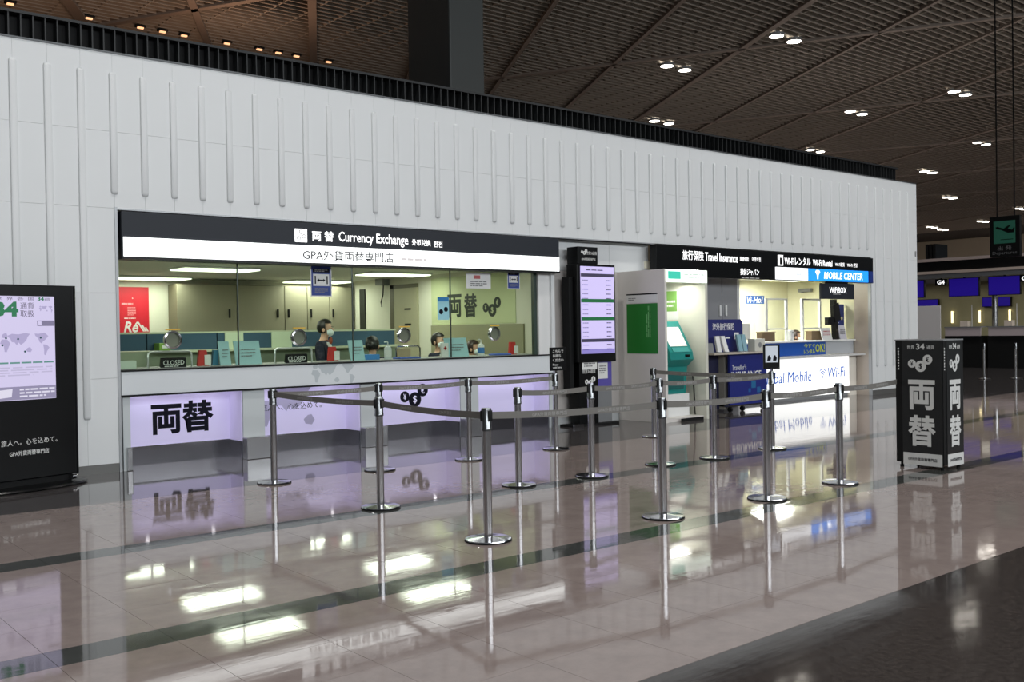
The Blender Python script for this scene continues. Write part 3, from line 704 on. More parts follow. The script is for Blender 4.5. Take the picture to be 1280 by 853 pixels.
def person(label, loc, rot, sit, hair, jacket, s=1., mask=True, long_hair=False, scarf=False, head_tilt=0., group=None):
    """local frame: facing -y, feet at z = 0 (standing) or pelvis on the seat"""
    t = thing('person', label, 'person', loc, rot, group, local=True); t.scale = (s, s, s)
    zp = .50 if sit else .86
    T = lambda x, y, z: (x, y, z)
    hy = -head_tilt
    V = {'pelvis': (T(0, 0, zp), .13, .10), 'waist': (T(0, -.005, zp+.16), .115, .085), 'chest': (T(0, -.01, zp+.34), .135, .095),
         'collar': (T(0, 0, zp+.46), .075, .06), 'neck': (T(0, .0+hy*.3, zp+.50), .046, .048), 'jaw': (T(0, -.015+hy*.6, zp+.545), .058, .066),
         'face': (T(0, -.012+hy, zp+.612), .07, .084), 'brow': (T(0, -.004+hy, zp+.668), .073, .086), 'crown': (T(0, .004+hy, zp+.718), .05, .06)}
    E = [('pelvis', 'waist'), ('waist', 'chest'), ('chest', 'collar'), ('collar', 'neck'), ('neck', 'jaw'), ('jaw', 'face'), ('face', 'brow'), ('brow', 'crown')]
    CL = {k: (V[k][0], V[k][1]+.014, V[k][2]+.014) for k in ('pelvis', 'waist', 'chest', 'collar')}
    CLE = [('pelvis', 'waist'), ('waist', 'chest'), ('chest', 'collar')]
    LG = {'pelvis': (V['pelvis'][0], .14, .115)}; LGE = []
    for d in (-1, 1):
        k = 'l' if d < 0 else 'r'
        arm = {'sh': (T(.165*d, 0, zp+.41), .052, .05), 'el': (T(.20*d, -.03, zp+.15), .038, .038), 'wr': (T(.15*d, -.24, zp+.13), .026, .022), 'pa': (T(.135*d, -.31, zp+.125), .034, .016)}
        for n, v in arm.items(): V[k+n] = v
        E += [('chest', k+'sh'), (k+'sh', k+'el'), (k+'el', k+'wr'), (k+'wr', k+'pa')]
        for n in ('sh', 'el', 'wr'): CL[k+n] = (arm[n][0], arm[n][1]+.012, arm[n][2]+.012)
        CLE += [('chest', k+'sh'), (k+'sh', k+'el'), (k+'el', k+'wr')]
        for q, (fx_, fl) in enumerate(((-.027, .062), (-.009, .072), (.009, .068), (.027, .054))):
            V[k+'f%d' % q] = (T((.135+fx_)*d, -.345, zp+.124), .009, .009); V[k+'g%d' % q] = (T((.135+fx_*1.15)*d, -.345-fl, zp+.108), .0075, .0075)
            E += [(k+'pa', k+'f%d' % q), (k+'f%d' % q, k+'g%d' % q)]
        V[k+'t0'] = (T(.098*d, -.30, zp+.12), .0095, .0095); V[k+'t1'] = (T(.08*d, -.335, zp+.112), .008, .008)
        E += [(k+'wr', k+'t0'), (k+'t0', k+'t1')]
        if sit: leg = {'hip': (T(.09*d, -.02, zp-.02), .085, .08), 'kn': (T(.10*d, -.42, zp), .056, .056), 'an': (T(.10*d, -.40, .09), .036, .04), 'to': (T(.10*d, -.54, .035), .036, .026)}
        else: leg = {'hip': (T(.09*d, 0, zp-.06), .085, .085), 'kn': (T(.095*d, -.01, .46), .055, .058), 'an': (T(.095*d, .015, .09), .036, .04), 'to': (T(.10*d, -.13, .035), .036, .026)}
        for n, v in leg.items(): V[k+n] = v
        E += [('pelvis', k+'hip'), (k+'hip', k+'kn'), (k+'kn', k+'an'), (k+'an', k+'to')]
        for n in ('hip', 'kn', 'an'): LG[k+n] = (leg[n][0], leg[n][1]+.012, leg[n][2]+.012)
        LGE += [('pelvis', k+'hip'), (k+'hip', k+'kn'), (k+'kn', k+'an')]
    skin('body', V, E, M_SKIN, t)
    skin('jacket', CL, CLE, jacket, t); skin('trousers', LG, LGE, M_NAVY, t)
    hz = zp+.643; H = (0, .006+hy, hz)
    # hair: a cap open over the face, plus the back
    cap = ellipsoid(H, (.098, .112, .115), 20, lambda c: not (c.y < -.42 and c.z < .40) and c.z > (-.8 if long_hair else -.72))
    bmesh.ops.solidify(cap, geom=cap.faces[:], thickness=.012)
    ob('hair', cap, hair, t, smooth=True)
    if long_hair: ob('bun', ellipsoid((0, .125+hy, hz-.02), (.05, .045, .05), 14), hair, t, smooth=True)
    for d in (-1, 1):
        ob('eye', ellipsoid((.032*d, -.094+hy, zp+.62), (.014, .008, .007), 10), M_BLACK, t, smooth=True)
        ob('brow', box(.032*d-.02, .032*d+.02, -.104+hy, -.094+hy, zp+.644, zp+.650), hair, t)
        ob('ear', ellipsoid((.088*d, 0+hy, zp+.607), (.01, .022, .032), 10), M_SKIN, t, smooth=True)
    ob('nose', prism([(-.013, -.012), (.013, -.012), (.006, .035), (-.006, .035)], .022, lambda u, v, w: Vector((u*(1-w*20 if w else 1), -.09-w+hy, zp+.592+v))), M_SKIN, t)
    ob('mouth', ellipsoid((0, -.09+hy, zp+.557), (.024, .008, .008), 10), mat('lips', (170, 96, 90), .5), t, smooth=True)
    if mask:
        mk = ellipsoid((0, -.018+hy, zp+.57), (.082, .1, .062), 20, lambda c: c.y < -.25)
        ob('face_mask', mk, M_MASK, t, smooth=True)
    ob('shirt_front', prism([(-.045, .0), (.045, .0), (.075, .17), (-.075, .17)], .012, lambda u, v, w: Vector((u, -.125-w+.36*v, zp+.27+v))), M_SHIRT, t)
    if scarf:
        ob('scarf', lathe([(.058, 0), (.068, .02), (.062, .045), (.05, .05)], (0, -.005, zp+.425), 16, cap=False), mat('scarf_rust', (150, 74, 46), .8), t, smooth=True)
        ob('scarf_knot', ellipsoid((.01, -.1, zp+.46), (.03, .025, .05), 10), MATS['scarf_rust'], t, smooth=True)
    return t
def stool(x, y, label, h=.385):
    t = thing('stool', label, 'stool', (x, y, 0))
    ob('seat', lathe([(0, h-.035), (.18, h-.035), (.19, h-.02), (.18, h), (0, h)], (x, y, 0), 20), M_BLACKM, t, smooth=True)
    ob('post', lathe([(.02, .03), (.02, h-.035)], (x, y, 0), 12), M_CHROME, t)
    ob('foot_disc', lathe([(.0, 0), (.2, 0), (.2, .015), (.03, .035), (0, .035)], (x, y, 0), 20), M_CHROME, t, smooth=True)
person('standing clerk with short black hair and white mask in a dark jacket behind the glass', (7.1, 12.62, 0), .75, False, M_HAIR, M_NAVY, s=1.055, scarf=True, head_tilt=.03)
person('seated clerk with black hair turned away beside the clear sanitizer bottle', (7.84, 12.5, .12), 2.4, True, M_HAIR, M_NAVY, s=1.06, long_hair=True)
person('seated clerk whose black hair shows above the third-mullion rate card', (9.15, 12.66, .13), .3, True, M_HAIR, M_NAVY, s=1.08)
person('seated clerk with brown hair and mask behind the blue-labelled bottle', (9.84, 12.74, .0), .5, True, M_HAIRB, M_NAVY, s=1.08, head_tilt=.05)
stool(7.84, 12.5, 'round stool under the back-turned clerk', .51); stool(9.15, 12.66, 'round stool under the clerk at the third mullion', .52); stool(9.84, 12.74, 'round stool under the brown-haired clerk at the exchange counter')
person('clerk with brown hair seated behind the white mobile rental counter', (18.86, 12.72, .0), .6, True, M_HAIRB, M_SHIRT, s=1.12)
stool(18.86, 12.72, 'round stool behind the mobile rental counter')

# ================================================================== DIGITAL KIOSK AT THE LEFT
kk = thing('digital_kiosk', 'black freestanding digital signage kiosk at the left edge of the photo', 'kiosk', (2.66, 10.68, 0), .24, local=True)
K_W = .52
ob('body', box(-.62, K_W, 0, .10, .09, 2.03, .012), M_BLACK, kk)
ob('side_bevel', lathe([(.05, .09), (.05, 2.03)], (K_W, .05, 0), 16), M_BLACK, kk, smooth=True)
ob('screen', box(-.56, .315, -.006, 0, .885, 1.915), mat('screen_lavender', (90, 88, 100), .3, emit=.8, emit_rgb=(220, 211, 246)), kk)
ob('base_plate', lathe([(0, 0), (.42, 0), (.44, .012), (.42, .03), (0, .035)], (0, 0, 0), 32), M_BLACK, kk, smooth=True)
base = [o_ for o_ in kk.children if o_.name.startswith('base_plate')][0]; base.scale = (1.42, .62, 1)
ob('stem', box(-.55, .48, .02, .08, .03, .09), M_BLACKM, kk)
ob('caster', lathe([(.03, -.02), (.03, .02), (0, .02)], (.47, -.03, .07), 14, 'x'), M_CHROME, kk, smooth=True)
fk = face('-y', 0, -.006, 0)
M_KG = mat('screen_green', (20, 70, 44), .4, emit=.5, emit_rgb=(40, 140, 92)); M_KD = mat('screen_grey', (60, 58, 70), .4, emit=.5, emit_rgb=(136, 128, 158)); M_KM = mat('screen_map', (60, 58, 70), .4, emit=.75, emit_rgb=(190, 180, 222))
text('lettering', '34', M_KG, kk, off(fk, -.178, 1.785), width=.245, height=.15, bold=.05)
text('lettering', '通貨', M_KD, kk, off(fk, .034, 1.82), width=.14, height=.066); text('lettering', '取扱', M_KD, kk, off(fk, .034, 1.743), width=.14, height=.066)
text('lettering', '世  界  各  国', M_KD, kk, off(fk, -.087, 1.89), width=.38, height=.034)
text('lettering', '34', M_KG, kk, off(fk, .175, 1.89), width=.065, height=.042, bold=.03); text('lettering', '通貨', M_KD, kk, off(fk, .24, 1.888), width=.055, height=.03)
worldmap(kk, off(fk, -.03, 1.445), .157, M_KM); worldmap(kk, off(fk, .215, 1.79), .045, M_KM)
for u, v in ((-.184, 1.50), (-.065, 1.49), (.165, 1.50), (.003, 1.365), (-.22, 1.43)):
    ob('map_pin', prism(circ(12, .010), .003, off(fk, u, v)), mat('pin_teal', (20, 70, 76), .4, emit=.3), kk)
rect('info_box', mat('screen_box', (60, 58, 70), .4, emit=.5, emit_rgb=(160, 152, 190)), kk, off(fk, .223, 1.645), .18, .055, .001)
rect('info_tab', MATS['screen_lavender'], kk, off(fk, .16, 1.645, .001), .035, .04, .001)
for k in range(7): rect('legend_bar', mat('legend_teal', (40, 70, 66), .4, emit=.5, emit_rgb=(120, 180, 170)), kk, off(fk, -.445+.115*k, 1.255), .1, .016, .001)
lines(kk, off(fk, -.12, 1.17), .8, .1, 4, mat('screen_faint', (80, 78, 90), .4, emit=.72, emit_rgb=(206, 198, 232)))
rect('footer', mat('screen_footer', (70, 68, 80), .4, emit=.55, emit_rgb=(176, 168, 206)), kk, off(fk, -.1225, .955), .87, .13, .001)
lines(kk, off(fk, .12, .955, .001), .36, .1, 3, mat('screen_white', (90, 88, 96), .4, emit=.8, emit_rgb=(232, 228, 246)))
ob('note_icon', prism([(-.07, -.045), (.06, -.035), (.07, .045), (-.06, .035)], .001, off(fk, -.2, .955, .001)), MATS['screen_white'], kk)
fkb = face('-y', 0, 0, 0)
text('lettering', '旅人へ。心を込めて。', M_TXTW, kk, off(fkb, .035, .47), width=.57, height=.06, space=1.1)
text('lettering', 'GPA外貨両替専門店', M_TXTW, kk, off(fkb, .03, .36), width=.4, height=.05, bold=.008)

# ================================================================== QUEUE STANCHIONS
bmp = lathe([(.160, 0), (.160, .010), (.166, .012), (.164, .018), (.06, .027), (.036, .031), (0, .031)], n=36)
def me_of(name, bm, m, ang=.5):
    for f in bm.faces: f.smooth = True
    for e in bm.edges:
        if len(e.link_faces) == 2 and e.calc_face_angle(0) > ang: e.smooth = False
    me = bpy.data.meshes.new(name); bm.to_mesh(me); bm.free(); me.materials.append(m); return me
me_base = me_of('base', bmp, M_CHROME, .35)
me_rim = me_of('base_rim', lathe([(.163, .0), (.169, .001), (.169, .011), (.163, .012)], n=36, cap=False), M_BLACKM)
me_post = me_of('post', lathe([(.0325, .028), (.0325, .80), (0, .80)], n=24), M_STEEL)
me_head = me_of('head', lathe([(.0335, .785), (.0385, .788), (.0385, .806), (.0365, .81), (.0365, .935), (.034, .947), (0, .95)], n=24), mat('head_grey', (120, 122, 124), .22, .95))
def clip_mesh():
    bm = bmesh.new()
    for a in range(4):
        c, s_ = math.cos(a*R90), math.sin(a*R90)
        cx, cy = .0405*c, .0405*s_
        w, h = (.007, .013) if abs(c) > .5 else (.013, .007)
        bx(bm, cx-w, cx+w, cy-h, cy+h, .855, .930, .003)
    return me_of('belt_clip', bm, M_BLACKM)
me_clip = clip_mesh()
def stanchion(x, y, label, cat='stanchion', group='queue stanchions in front of the exchange booth'):
    t = thing('stanchion', label, cat, (x, y, 0), group=group)
    for n, m_ in (('base', me_base), ('base_rim', me_rim), ('post', me_post), ('head', me_head), ('belt_clip', me_clip)):
        ob_mesh(n, m_, t, (x, y, 0))
    return t
def belt(t, p, q, lettering=True, sag=.015):
    p, q = Vector((*p, 0)), Vector((*q, 0)); d = (q-p); L = d.length; d.normalize(); n = Vector((-d.y, d.x, 0))*.0012
    p, q = p+d*.042, q-d*.042; L = (q-p).length
    bm = bmesh.new(); N = 14; rings = []
    for i in range(N+1):
        s = i/N; c = p+(q-p)*s; z = .893-sag*4*s*(1-s)
        rings.append([bm.verts.new(c+n*a+Vector((0, 0, z+b))) for a, b in ((1, -.025), (1, .025), (-1, .025), (-1, -.025))])
    for a, b in zip(rings, rings[1:]):
        for k in range(4): bm.faces.new((a[k], a[(k+1) % 4], b[(k+1) % 4], b[k]))
    bm.faces.new(rings[0]); bm.faces.new(rings[-1]); bmesh.ops.recalc_face_normals(bm, faces=bm.faces)
    b_ = ob('belt', bm, M_BELT, t, smooth=True)
    if lettering:
        side = 1 if d.x > .3 else (-1 if d.x < -.3 else 0)
        if side == 0: # belts running toward the wall: letter the face turned to -x
            e = Vector((0, -1, 0)); nn = Vector((-1, 0, 0))
        else:
            e = d*side; nn = Vector((e.y, -e.x, 0))
        for s in (.33, .72) if L > .9 else (.5,):
            c = p+(q-p)*s; z = .893-sag*4*s*(1-s)
            pl_ = lambda u, v, w: c+e*u+nn*(.0016+w)+Vector((0, 0, z+v))
            text('lettering', 'GPA外貨両替専門店', mat('belt_print', (160, 160, 158), .7), b_, pl_, width=.30, height=.030, thick=.0004)
ST = {
 'a': (4.59, 9.20, 'stanchion at the far left corner of the queue lane nearest the booth'),
 'b': (4.59, 7.23, 'stanchion in the middle of the left end of the queue lane'),
 'b2': (5.84, 9.20, 'second stanchion from the left in the row nearest the booth'),
 'c': (7.05, 9.18, 'third stanchion from the left in the row nearest the booth'),
 'd': (4.42, 5.55, 'stanchion nearest the camera at the front left corner of the lane'),
 'e': (6.21, 7.31, 'first stanchion of the middle row with an open belt side'),
 'f': (8.42, 9.18, 'stanchion carrying the black wait-here notice in the row nearest the booth'),
 'g': (7.11, 7.22, 'second stanchion of the middle row in front of the rate totem'),
 'h': (5.95, 5.25, 'second stanchion from the left in the front row'),
 'i': (8.24, 7.30, 'third stanchion of the middle row, half hidden by a front row post'),
 'j': (10.31, 9.24, 'stanchion before the white cash machine enclosure in the row nearest the wall'),
 'k': (9.06, 7.21, 'fourth stanchion of the middle row before the cash machine enclosure'),
 'l': (7.22, 5.18, 'third stanchion from the left in the front row'),
 'l2': (10.24, 7.26, 'last stanchion of the middle row under the tablet sign'),
 'm': (8.43, 5.22, 'front row stanchion nearest the black poster box')}
SO = {k_: stanchion(*v) for k_, v in ST.items()}
for a, b in (('a', 'b2'), ('b2', 'c'), ('c', 'f'), ('a', 'b'), ('b', 'd'), ('d', 'h'), ('h', 'l'), ('l', 'm'), ('e', 'g'), ('g', 'i'), ('i', 'k'), ('k', 'l2'), ('j', 'l2')):
    belt(SO[a], ST[a][:2], ST[b][:2])
belt(SO['m'], ST['m'][:2], (9.85, 5.40))
# notice plate clipped to stanchion f
np_ = thing('notice_plate', 'black notice plate with white waiting text clipped on a stanchion', 'sign', (8.45, 9.17, .95))
ob('plate', box(8.31, 8.59, 9.150, 9.158, .985, 1.275, .002), M_BLACK, np_); ob('bracket', box(8.40, 8.44, 9.158, 9.19, .95, 1.05), M_CHROME, np_)
fn = face('-y', 0, 9.15, 0)
for k, s in enumerate(('こちらで', 'お待ち', 'ください')): text('lettering', s, M_TXTW, np_, off(fn, 8.36, 1.225-.055*k), width=.045*len(s), height=.04, align='L', bold=.008)
for k, s in enumerate(('Please', 'wait here')): text('lettering', s, M_TXTW, np_, off(fn, 8.36, 1.06-.035*k), height=.026, align='L')
# tablet on the last stanchion of the middle row
tb = thing('tablet_sign', 'small framed tablet notice mounted on a stanchion before the mobile counter', 'sign', (10.24, 7.26, .95))
fq = lambda u, v, w: Vector((10.24+u*.77-w*.64, 7.26-u*.64-w*.77, 1.125+v))
ob('frame', prism([(-.10, -.15), (.10, -.15), (.10, .15), (-.10, .15)], .02, fq), M_BLACK, tb)
rect('display', mat('tablet_pale', (196, 204, 214), .3, emit=.25), tb, off(fq, 0, .03, .02), .15, .2, .001)
for s in (-.035, .035):
    ob('figure_mark', prism([(-.02, -.03), (.02, -.03), (.03, .0), (.01, .04), (-.01, .03)], .001, off(fq, s, -.02, .021)), M_TXTK, tb)
ob('bracket', box(10.225, 10.255, 7.245, 7.275, .95, .99), M_CHROME, tb)
# two far stanchions before the check-in island
stanchion(26.6, 12.15, 'far stanchion left of the pair before the check-in counters', group='far stanchions by check-in')
stanchion(27.1, 11.55, 'far stanchion right of the pair before the check-in counters', group='far stanchions by check-in')

# ================================================================== BLACK POSTER BOX
pb = thing('poster_box', 'tall black and white square advertising box with big characters on the floor', 'display', (10.02, 5.14, 0))
BX0, BX1, BY0, BY1 = 9.815, 10.235, 4.895, 5.41
ob('core', box(BX0, BX1, BY0, BY1, .055, 1.33, .004), M_BLACKM, pb)
ob('top_cap', box(BX0-.004, BX1+.004, BY0-.004, BY1+.004, 1.322, 1.335), M_GREY, pb)
for x in (BX0+.04, BX1-.04):
    for y in (BY0+.04, BY1-.04):
        ob('foot', lathe([(.018, 0), (.022, .02), (.012, .03), (.012, .055)], (x, y, 0), 12), M_BLACKM, pb, smooth=True)
fl_, fr2 = face('-x', BX0, 0, 0), face('-y', 0, BY0, 0)
M_BW = mat('box_print_white', (206, 208, 206), .5)
for f, c, w, st in ((fl_, -5.12, .43, -5.375), (fr2, 10.05, .35, 9.84)):
    p_ = rect('poster_panel', mat('box_black', (26, 28, 29), .4), pb, off(f, c, .695), w, 1.25, .006)
    g = off(f, c, 0, .006)
    rect('white_footer', M_BW, p_, off(g, 0, .1), w*.97, .125, .001)
    text('lettering', 'GPA外貨両替専門店', M_TXTK, p_, off(g, 0, .1, .001), width=w*.72, height=.034)
    a = w/.43
    text('lettering', '世界', M_BW, p_, off(g, -.115*a, 1.255), width=.08*a, height=.042); text('lettering', '34', M_BW, p_, off(g, -.012*a, 1.262), width=.09*a, height=.062, bold=.015)
    text('lettering', '通貨', M_BW, p_, off(g, .095*a, 1.255), width=.08*a, height=.042)
    coins(p_, off(g, -.01*a, 1.06), .058, M_BW, M_TXTK, a)
    text('lettering', '両', M_BW, p_, off(g, -.005*a, .765), width=.285*a, height=.31, bold=.03); text('lettering', '替', M_BW, p_, off(g, -.005*a, .395), width=.295*a, height=.32, bold=.03)
    for k in range(8): rect('print_mark', M_BW, pb, off(f, st, 1.24-.03*k, .001), .014, .018, .0005)

# ================================================================== RATE TOTEM
tt = thing('rate_totem', 'tall black exchange rate totem with lavender screen standing against the wall', 'display', (11.0, 11.1, 0))
ob('body', box(10.58, 11.41, 11.0, 11.24, .98, 2.50, .01), M_BLACK, tt)
ob('pedestal', box(10.62, 11.02, 11.02, 11.24, .03, .98, .006), M_BLACK, tt)
ob('pedestal_leaf', box(11.02, 11.36, 11.06, 11.22, .03, .98, .004), mat('pedestal_grey', (120, 122, 124), .5), tt)
ob('foot_plate', box(10.45, 11.42, 10.96, 11.3, 0, .03, .004), M_BLACKM, tt); ob('foot_trim', box(10.42, 10.62, 10.94, 10.97, 0, .05), M_CHROME, tt)
ob('back_fin', box(10.5, 10.58, 11.1, 11.26, .5, 2.3), M_BLACKM, tt)
ft = face('-y', 0, 11.0, 0)
scr = ob('screen', box(10.645, 11.375, 10.992, 11.0, 1.115, 2.465), mat('totem_lavender', (196, 186, 226), .3, emit=.55, emit_rgb=(200, 188, 238)), tt)
fz = face('-y', 0, 10.992, 0)
for v, m_, h in ((2.33, mat('bar_dark', (70, 66, 92), .4, emit=.1), .05), (1.935, mat('bar_green', (26, 110, 62), .4, emit=.2), .055), (1.655, MATS['bar_green'], .05), (1.32, MATS['bar_dark'], .05), (1.15, mat('bar_violet', (140, 130, 200), .4, emit=.4), .07)):
    rect('screen_bar', m_, scr, off(fz, 11.01, v), .72, h, .001)
for v0, n in ((2.28, 5), (1.9, 3), (1.62, 4), (1.28, 2)):
    for k in range(n):
        lines(scr, off(fz, 10.76, v0-.03-.07*k), .16, .02, 1, mat('row_grey', (150, 142, 178), .5, emit=.2), .3); lines(scr, off(fz, 11.27, v0-.03-.07*k), .14, .022, 1, mat('row_dark', (84, 78, 110), .5), .3)
lines(scr, off(fz, 11.01, 2.41), .5, .03, 1, MATS['row_dark'])
hb = ob('header_box', box(10.60, 11.03, 11.0, 11.24, 2.50, 2.765, .006), M_BLACK, tt)
coins(hb, off(ft, 10.74, 2.67), .03, M_TXTW, M_BLACK)
text('lettering', '世界34通貨', M_TXTW, hb, off(ft, 10.90, 2.67), width=.22, height=.055); text('lettering', 'GPA外貨両替専門店', M_TXTW, hb, off(ft, 10.83, 2.575), width=.3, height=.04)
text('lettering', '世界34通貨', M_TXTW, tt, off(face('-y', 0, 11.02, 0), 10.82, .84), width=.28, height=.06)
coins(tt, off(face('-y', 0, 11.02, 0), 10.85, .66), .05, M_TXTW, M_BLACK)
w_ = thing('notice_sheet', 'white notice sheet taped under the rate totem screen', 'paper', (10.82, 10.99, .87))
rect('sheet', M_TXTW, w_, off(face('-y', 0, 11.015, 0), 10.83, .985), .32, .23, .003); lines(w_, off(face('-y', 0, 11.012, 0), 10.83, .985), .24, .16, 4, M_TXTG)
w_ = thing('leaflet_board', 'violet and white leaflet board fixed at the lower right of the totem', 'board', (11.2, 11.02, .64))
rect('board', mat('leaflet_violet', (84, 74, 160), .5), w_, off(face('-y', 0, 11.058, 0), 11.19, .80), .32, .42, .01); rect('white_field', M_TXTW, w_, off(face('-y', 0, 11.048, 0), 11.15, .84), .22, .25, .002)
lines(w_, off(face('-y', 0, 11.046, 0), 11.15, .86), .16, .14, 4, M_TXTG)

# ================================================================== CASH MACHINE ENCLOSURE
en = thing('machine_enclosure', 'pale grey cash machine enclosure with lit header and open front', 'enclosure', (12.4, 10.85, 0))
ob('side_wall', box(11.85, 11.90, 10.36, 11.38, 0, 2.42, .003), M_CAB, en); ob('side_wall', box(12.84, 12.90, 10.36, 11.38, 0, 2.42, .003), mat('enclosure_cream', (206, 206, 194), .45), en)
ob('back_wall', box(11.90, 12.84, 11.30, 11.38, 0, 2.42), MATS['enclosure_cream'], en); ob('roof', box(11.90, 12.84, 10.40, 11.30, 2.28, 2.42), M_CAB, en)
hd = ob('lit_header', box(11.88, 12.88, 10.345, 10.40, 2.215, 2.415, .004), mat('header_lit', (240, 255, 240), .5, emit=1.05), en)
rect('green_field', mat('header_teal', (60, 190, 165), .5, emit=.6), hd, off(face('-y', 0, 10.345, 0), 12.07, 2.325), .30, .12, .002)
lines(hd, off(face('-y', 0, 10.345, 0), 12.55, 2.32), .5, .09, 2, mat('header_grey', (190, 205, 196), .5, emit=.6))
ob('plinth', box(11.90, 12.84, 10.42, 11.30, 0, .06), M_CAB, en)
ob('vent_grille', box(12.2, 12.75, 10.35, 10.36, .0, .05), M_BLACKM, en)
am = thing('cash_machine', 'teal cash machine with slanted screen inside the lit enclosure', 'machine', (12.3, 10.85, .06))
prof = [(11.02, .42), (11.02, 1.60), (10.82, 1.60), (10.52, 1.10), (10.50, .98), (10.64, .86), (10.68, .42)]
ob('body', prism(prof, .56, lambda u, v, w: Vector((12.14+w, u, v))), M_TEAL, am)
ob('base', box(12.12, 12.72, 10.62, 11.06, .06, .42, .005), M_WHITE, am)
sl = lambda u, v, w: Vector((12.42+u, 10.67+v*.5145-w*.8575, 1.35+v*.8575+w*.5145))
rect('screen', mat('atm_screen', (226, 222, 214), .3, emit=.35), am, sl, .42, .36, .006)
rect('keypad', mat('atm_keys', (60, 150, 145), .4), am, off(sl, 0, -.25, .0), .4, .08, .01)
ob('pocket', box(12.22, 12.62, 10.645, 10.66, .5, .74, .003), mat('atm_dark', (12, 90, 88), .4), am)
ob('card_slot', box(12.5, 12.6, 10.495, 10.51, 1.02, 1.06), M_BLACK, am)
ob('cable', tube([(12.78, 10.6, .75), (12.79, 10.58, .5), (12.78, 10.56, .25), (12.79, 10.56, .07)], .012), M_BLACKM, am)
gpz = thing('wall_notice', 'green and white notice on the inner wall of the cash machine enclosure', 'poster', (12.83, 11.08, 1.63))
fe = face('-x', 12.84, 0, 0)
rect('sheet', M_TXTW, gpz, off(fe, -11.08, 1.88), .30, .50, .004); rect('green_field', mat('notice_green', (120, 168, 84), .5), gpz, off(fe, -11.08, 1.94, .004), .25, .34, .002)
lines(gpz, off(fe, -11.08, 1.9, .006), .18, .14, 2, M_TXTW)
gp2 = thing('green_poster', 'large green poster with white header on the side of the enclosure', 'poster', (11.84, 10.85, 1.08))
fgp = face('-x', 11.85, 0, 0)
rect('sheet', mat('poster_green', (28, 124, 40), .5, noise=.03), gp2, off(fgp, -10.84, 1.49), .66, .80, .004); rect('white_header', M_TXTW, gp2, off(fgp, -10.84, 1.965), .66, .13, .004)
rect('black_rail', M_BLACK, gp2, off(fgp, -10.84, 2.04), .66, .02, .006)
lines(gp2, off(fgp, -11.05, 1.965, .004), .16, .05, 2, M_TXTG)
lines(gp2, off(lambda u, v, w: fgp(v, u, w), 1.6, -10.70, .004), .5, .1, 3, mat('print_pale_green', (120, 190, 120), .5))

# ================================================================== SECOND FASCIA SIGN
s2 = thing('fascia_sign', 'long black travel insurance and mobile rental sign over the right booth', 'sign', (15.9, 11.15, 2.35))
ob('sign_box', box(12.50, 19.28, 11.10, 11.24, 2.36, 2.885, .004), M_BLACK, s2)
f2 = face('-y', 0, 11.10, 0)
ob('lit_white_panel', box(15.82, 16.87, 11.085, 11.10, 2.372, 2.605), mat('lit_sign_white2', (246, 249, 252), .5, emit=1.0), s2)
ob('lit_blue_panel', box(16.87, 19.06, 11.085, 11.10, 2.372, 2.605), mat('lit_blue', (30, 140, 245), .5, emit=.95), s2)
text('lettering', '旅行保険', M_TXTLIT, s2, off(f2, 13.45, 2.735), width=.56, height=.165, bold=.006)
text('lettering', 'Travel Insurance', M_TXTLIT, s2, off(f2, 14.23, 2.725), width=.92, height=.155, bold=.012)
text('lettering', '旅游保险', M_TXTLIT, s2, off(f2, 14.88, 2.72), width=.26, height=.08); text('lettering', '여행보험', M_TXTLIT, s2, off(f2, 15.24, 2.725), width=.26, height=.08)
ip = rect('icon_plate', M_TXTLIT, s2, off(f2, 15.99, 2.735), .17, .2, .002); rect('icon_phone', M_BLACK, ip, off(f2, 16.0, 2.72, .002), .07, .13, .001)
text('lettering', 'Wi-Fiレンタル', M_TXTLIT, s2, off(f2, 16.55, 2.735), width=.86, height=.15, bold=.015)
text('lettering', 'Wi-Fi Rental', M_TXTLIT, s2, off(f2, 17.40, 2.725), width=.68, height=.125, bold=.012)
text('lettering', 'Wi-Fi租赁', M_TXTLIT, s2, off(f2, 18.02, 2.715), width=.34, height=.08); text('lettering', 'Wi-Fi 렌탈', M_TXTLIT, s2, off(f2, 18.48, 2.715), width=.38, height=.08)
text('lettering', '損保ジャパン', M_TXTLIT, s2, off(f2, 15.04, 2.49), width=.56, height=.12, bold=.004); lines(s2, off(f2, 15.15, 2.38), .7, .022, 1, M_TXTW)
lines(s2, off(f2, 13.45, 2.475), .55, .05, 1, M_TXTLIT, .3)
f3 = face('-y', 0, 11.085, 0)
text('lettering', 'Telecom Square', mat('sign_pale_grey', (150, 158, 168), .5, emit=.35), s2, off(f3, 16.34, 2.49), width=.8, height=.07, shear=.2)
text('lettering', 'MOBILE CENTER', M_TXTLIT, s2, off(f3, 18.13, 2.485), width=1.42, height=.14, bold=.015, shear=.15)
ob('pin_mark', prism([(-.015, -.09), (.015, -.09), (.03, 0), (.085, .05), (.05, .09), (-.05, .09), (-.085, .05), (-.03, 0)], .002, off(f3, 17.2, 2.49)), M_TXTLIT, s2)
ob('end_panel', box(19.10, 19.26, 11.09, 11.10, 2.372, 2.605), mat('end_navy', (34, 56, 130), .4), s2)
wb = thing('wireless_sign', 'black hanging panel with white wireless box lettering below the blue sign', 'sign', (17.9, 11.2, 2.0))
ob('panel', box(17.42, 18.62, 11.15, 11.20, 2.02, 2.335, .004), M_DARK, wb); ob('hanger', box(17.6, 18.4, 11.16, 11.19, 2.335, 2.362), M_BLACKM, wb)
text('lettering', 'WiFiBOX', M_TXTLIT, wb, off(face('-y', 0, 11.15, 0), 18.02, 2.20), width=.62, height=.12, bold=.004); lines(wb, off(face('-y', 0, 11.15, 0), 18.02, 2.12), .36, .022, 1, M_TXTW)

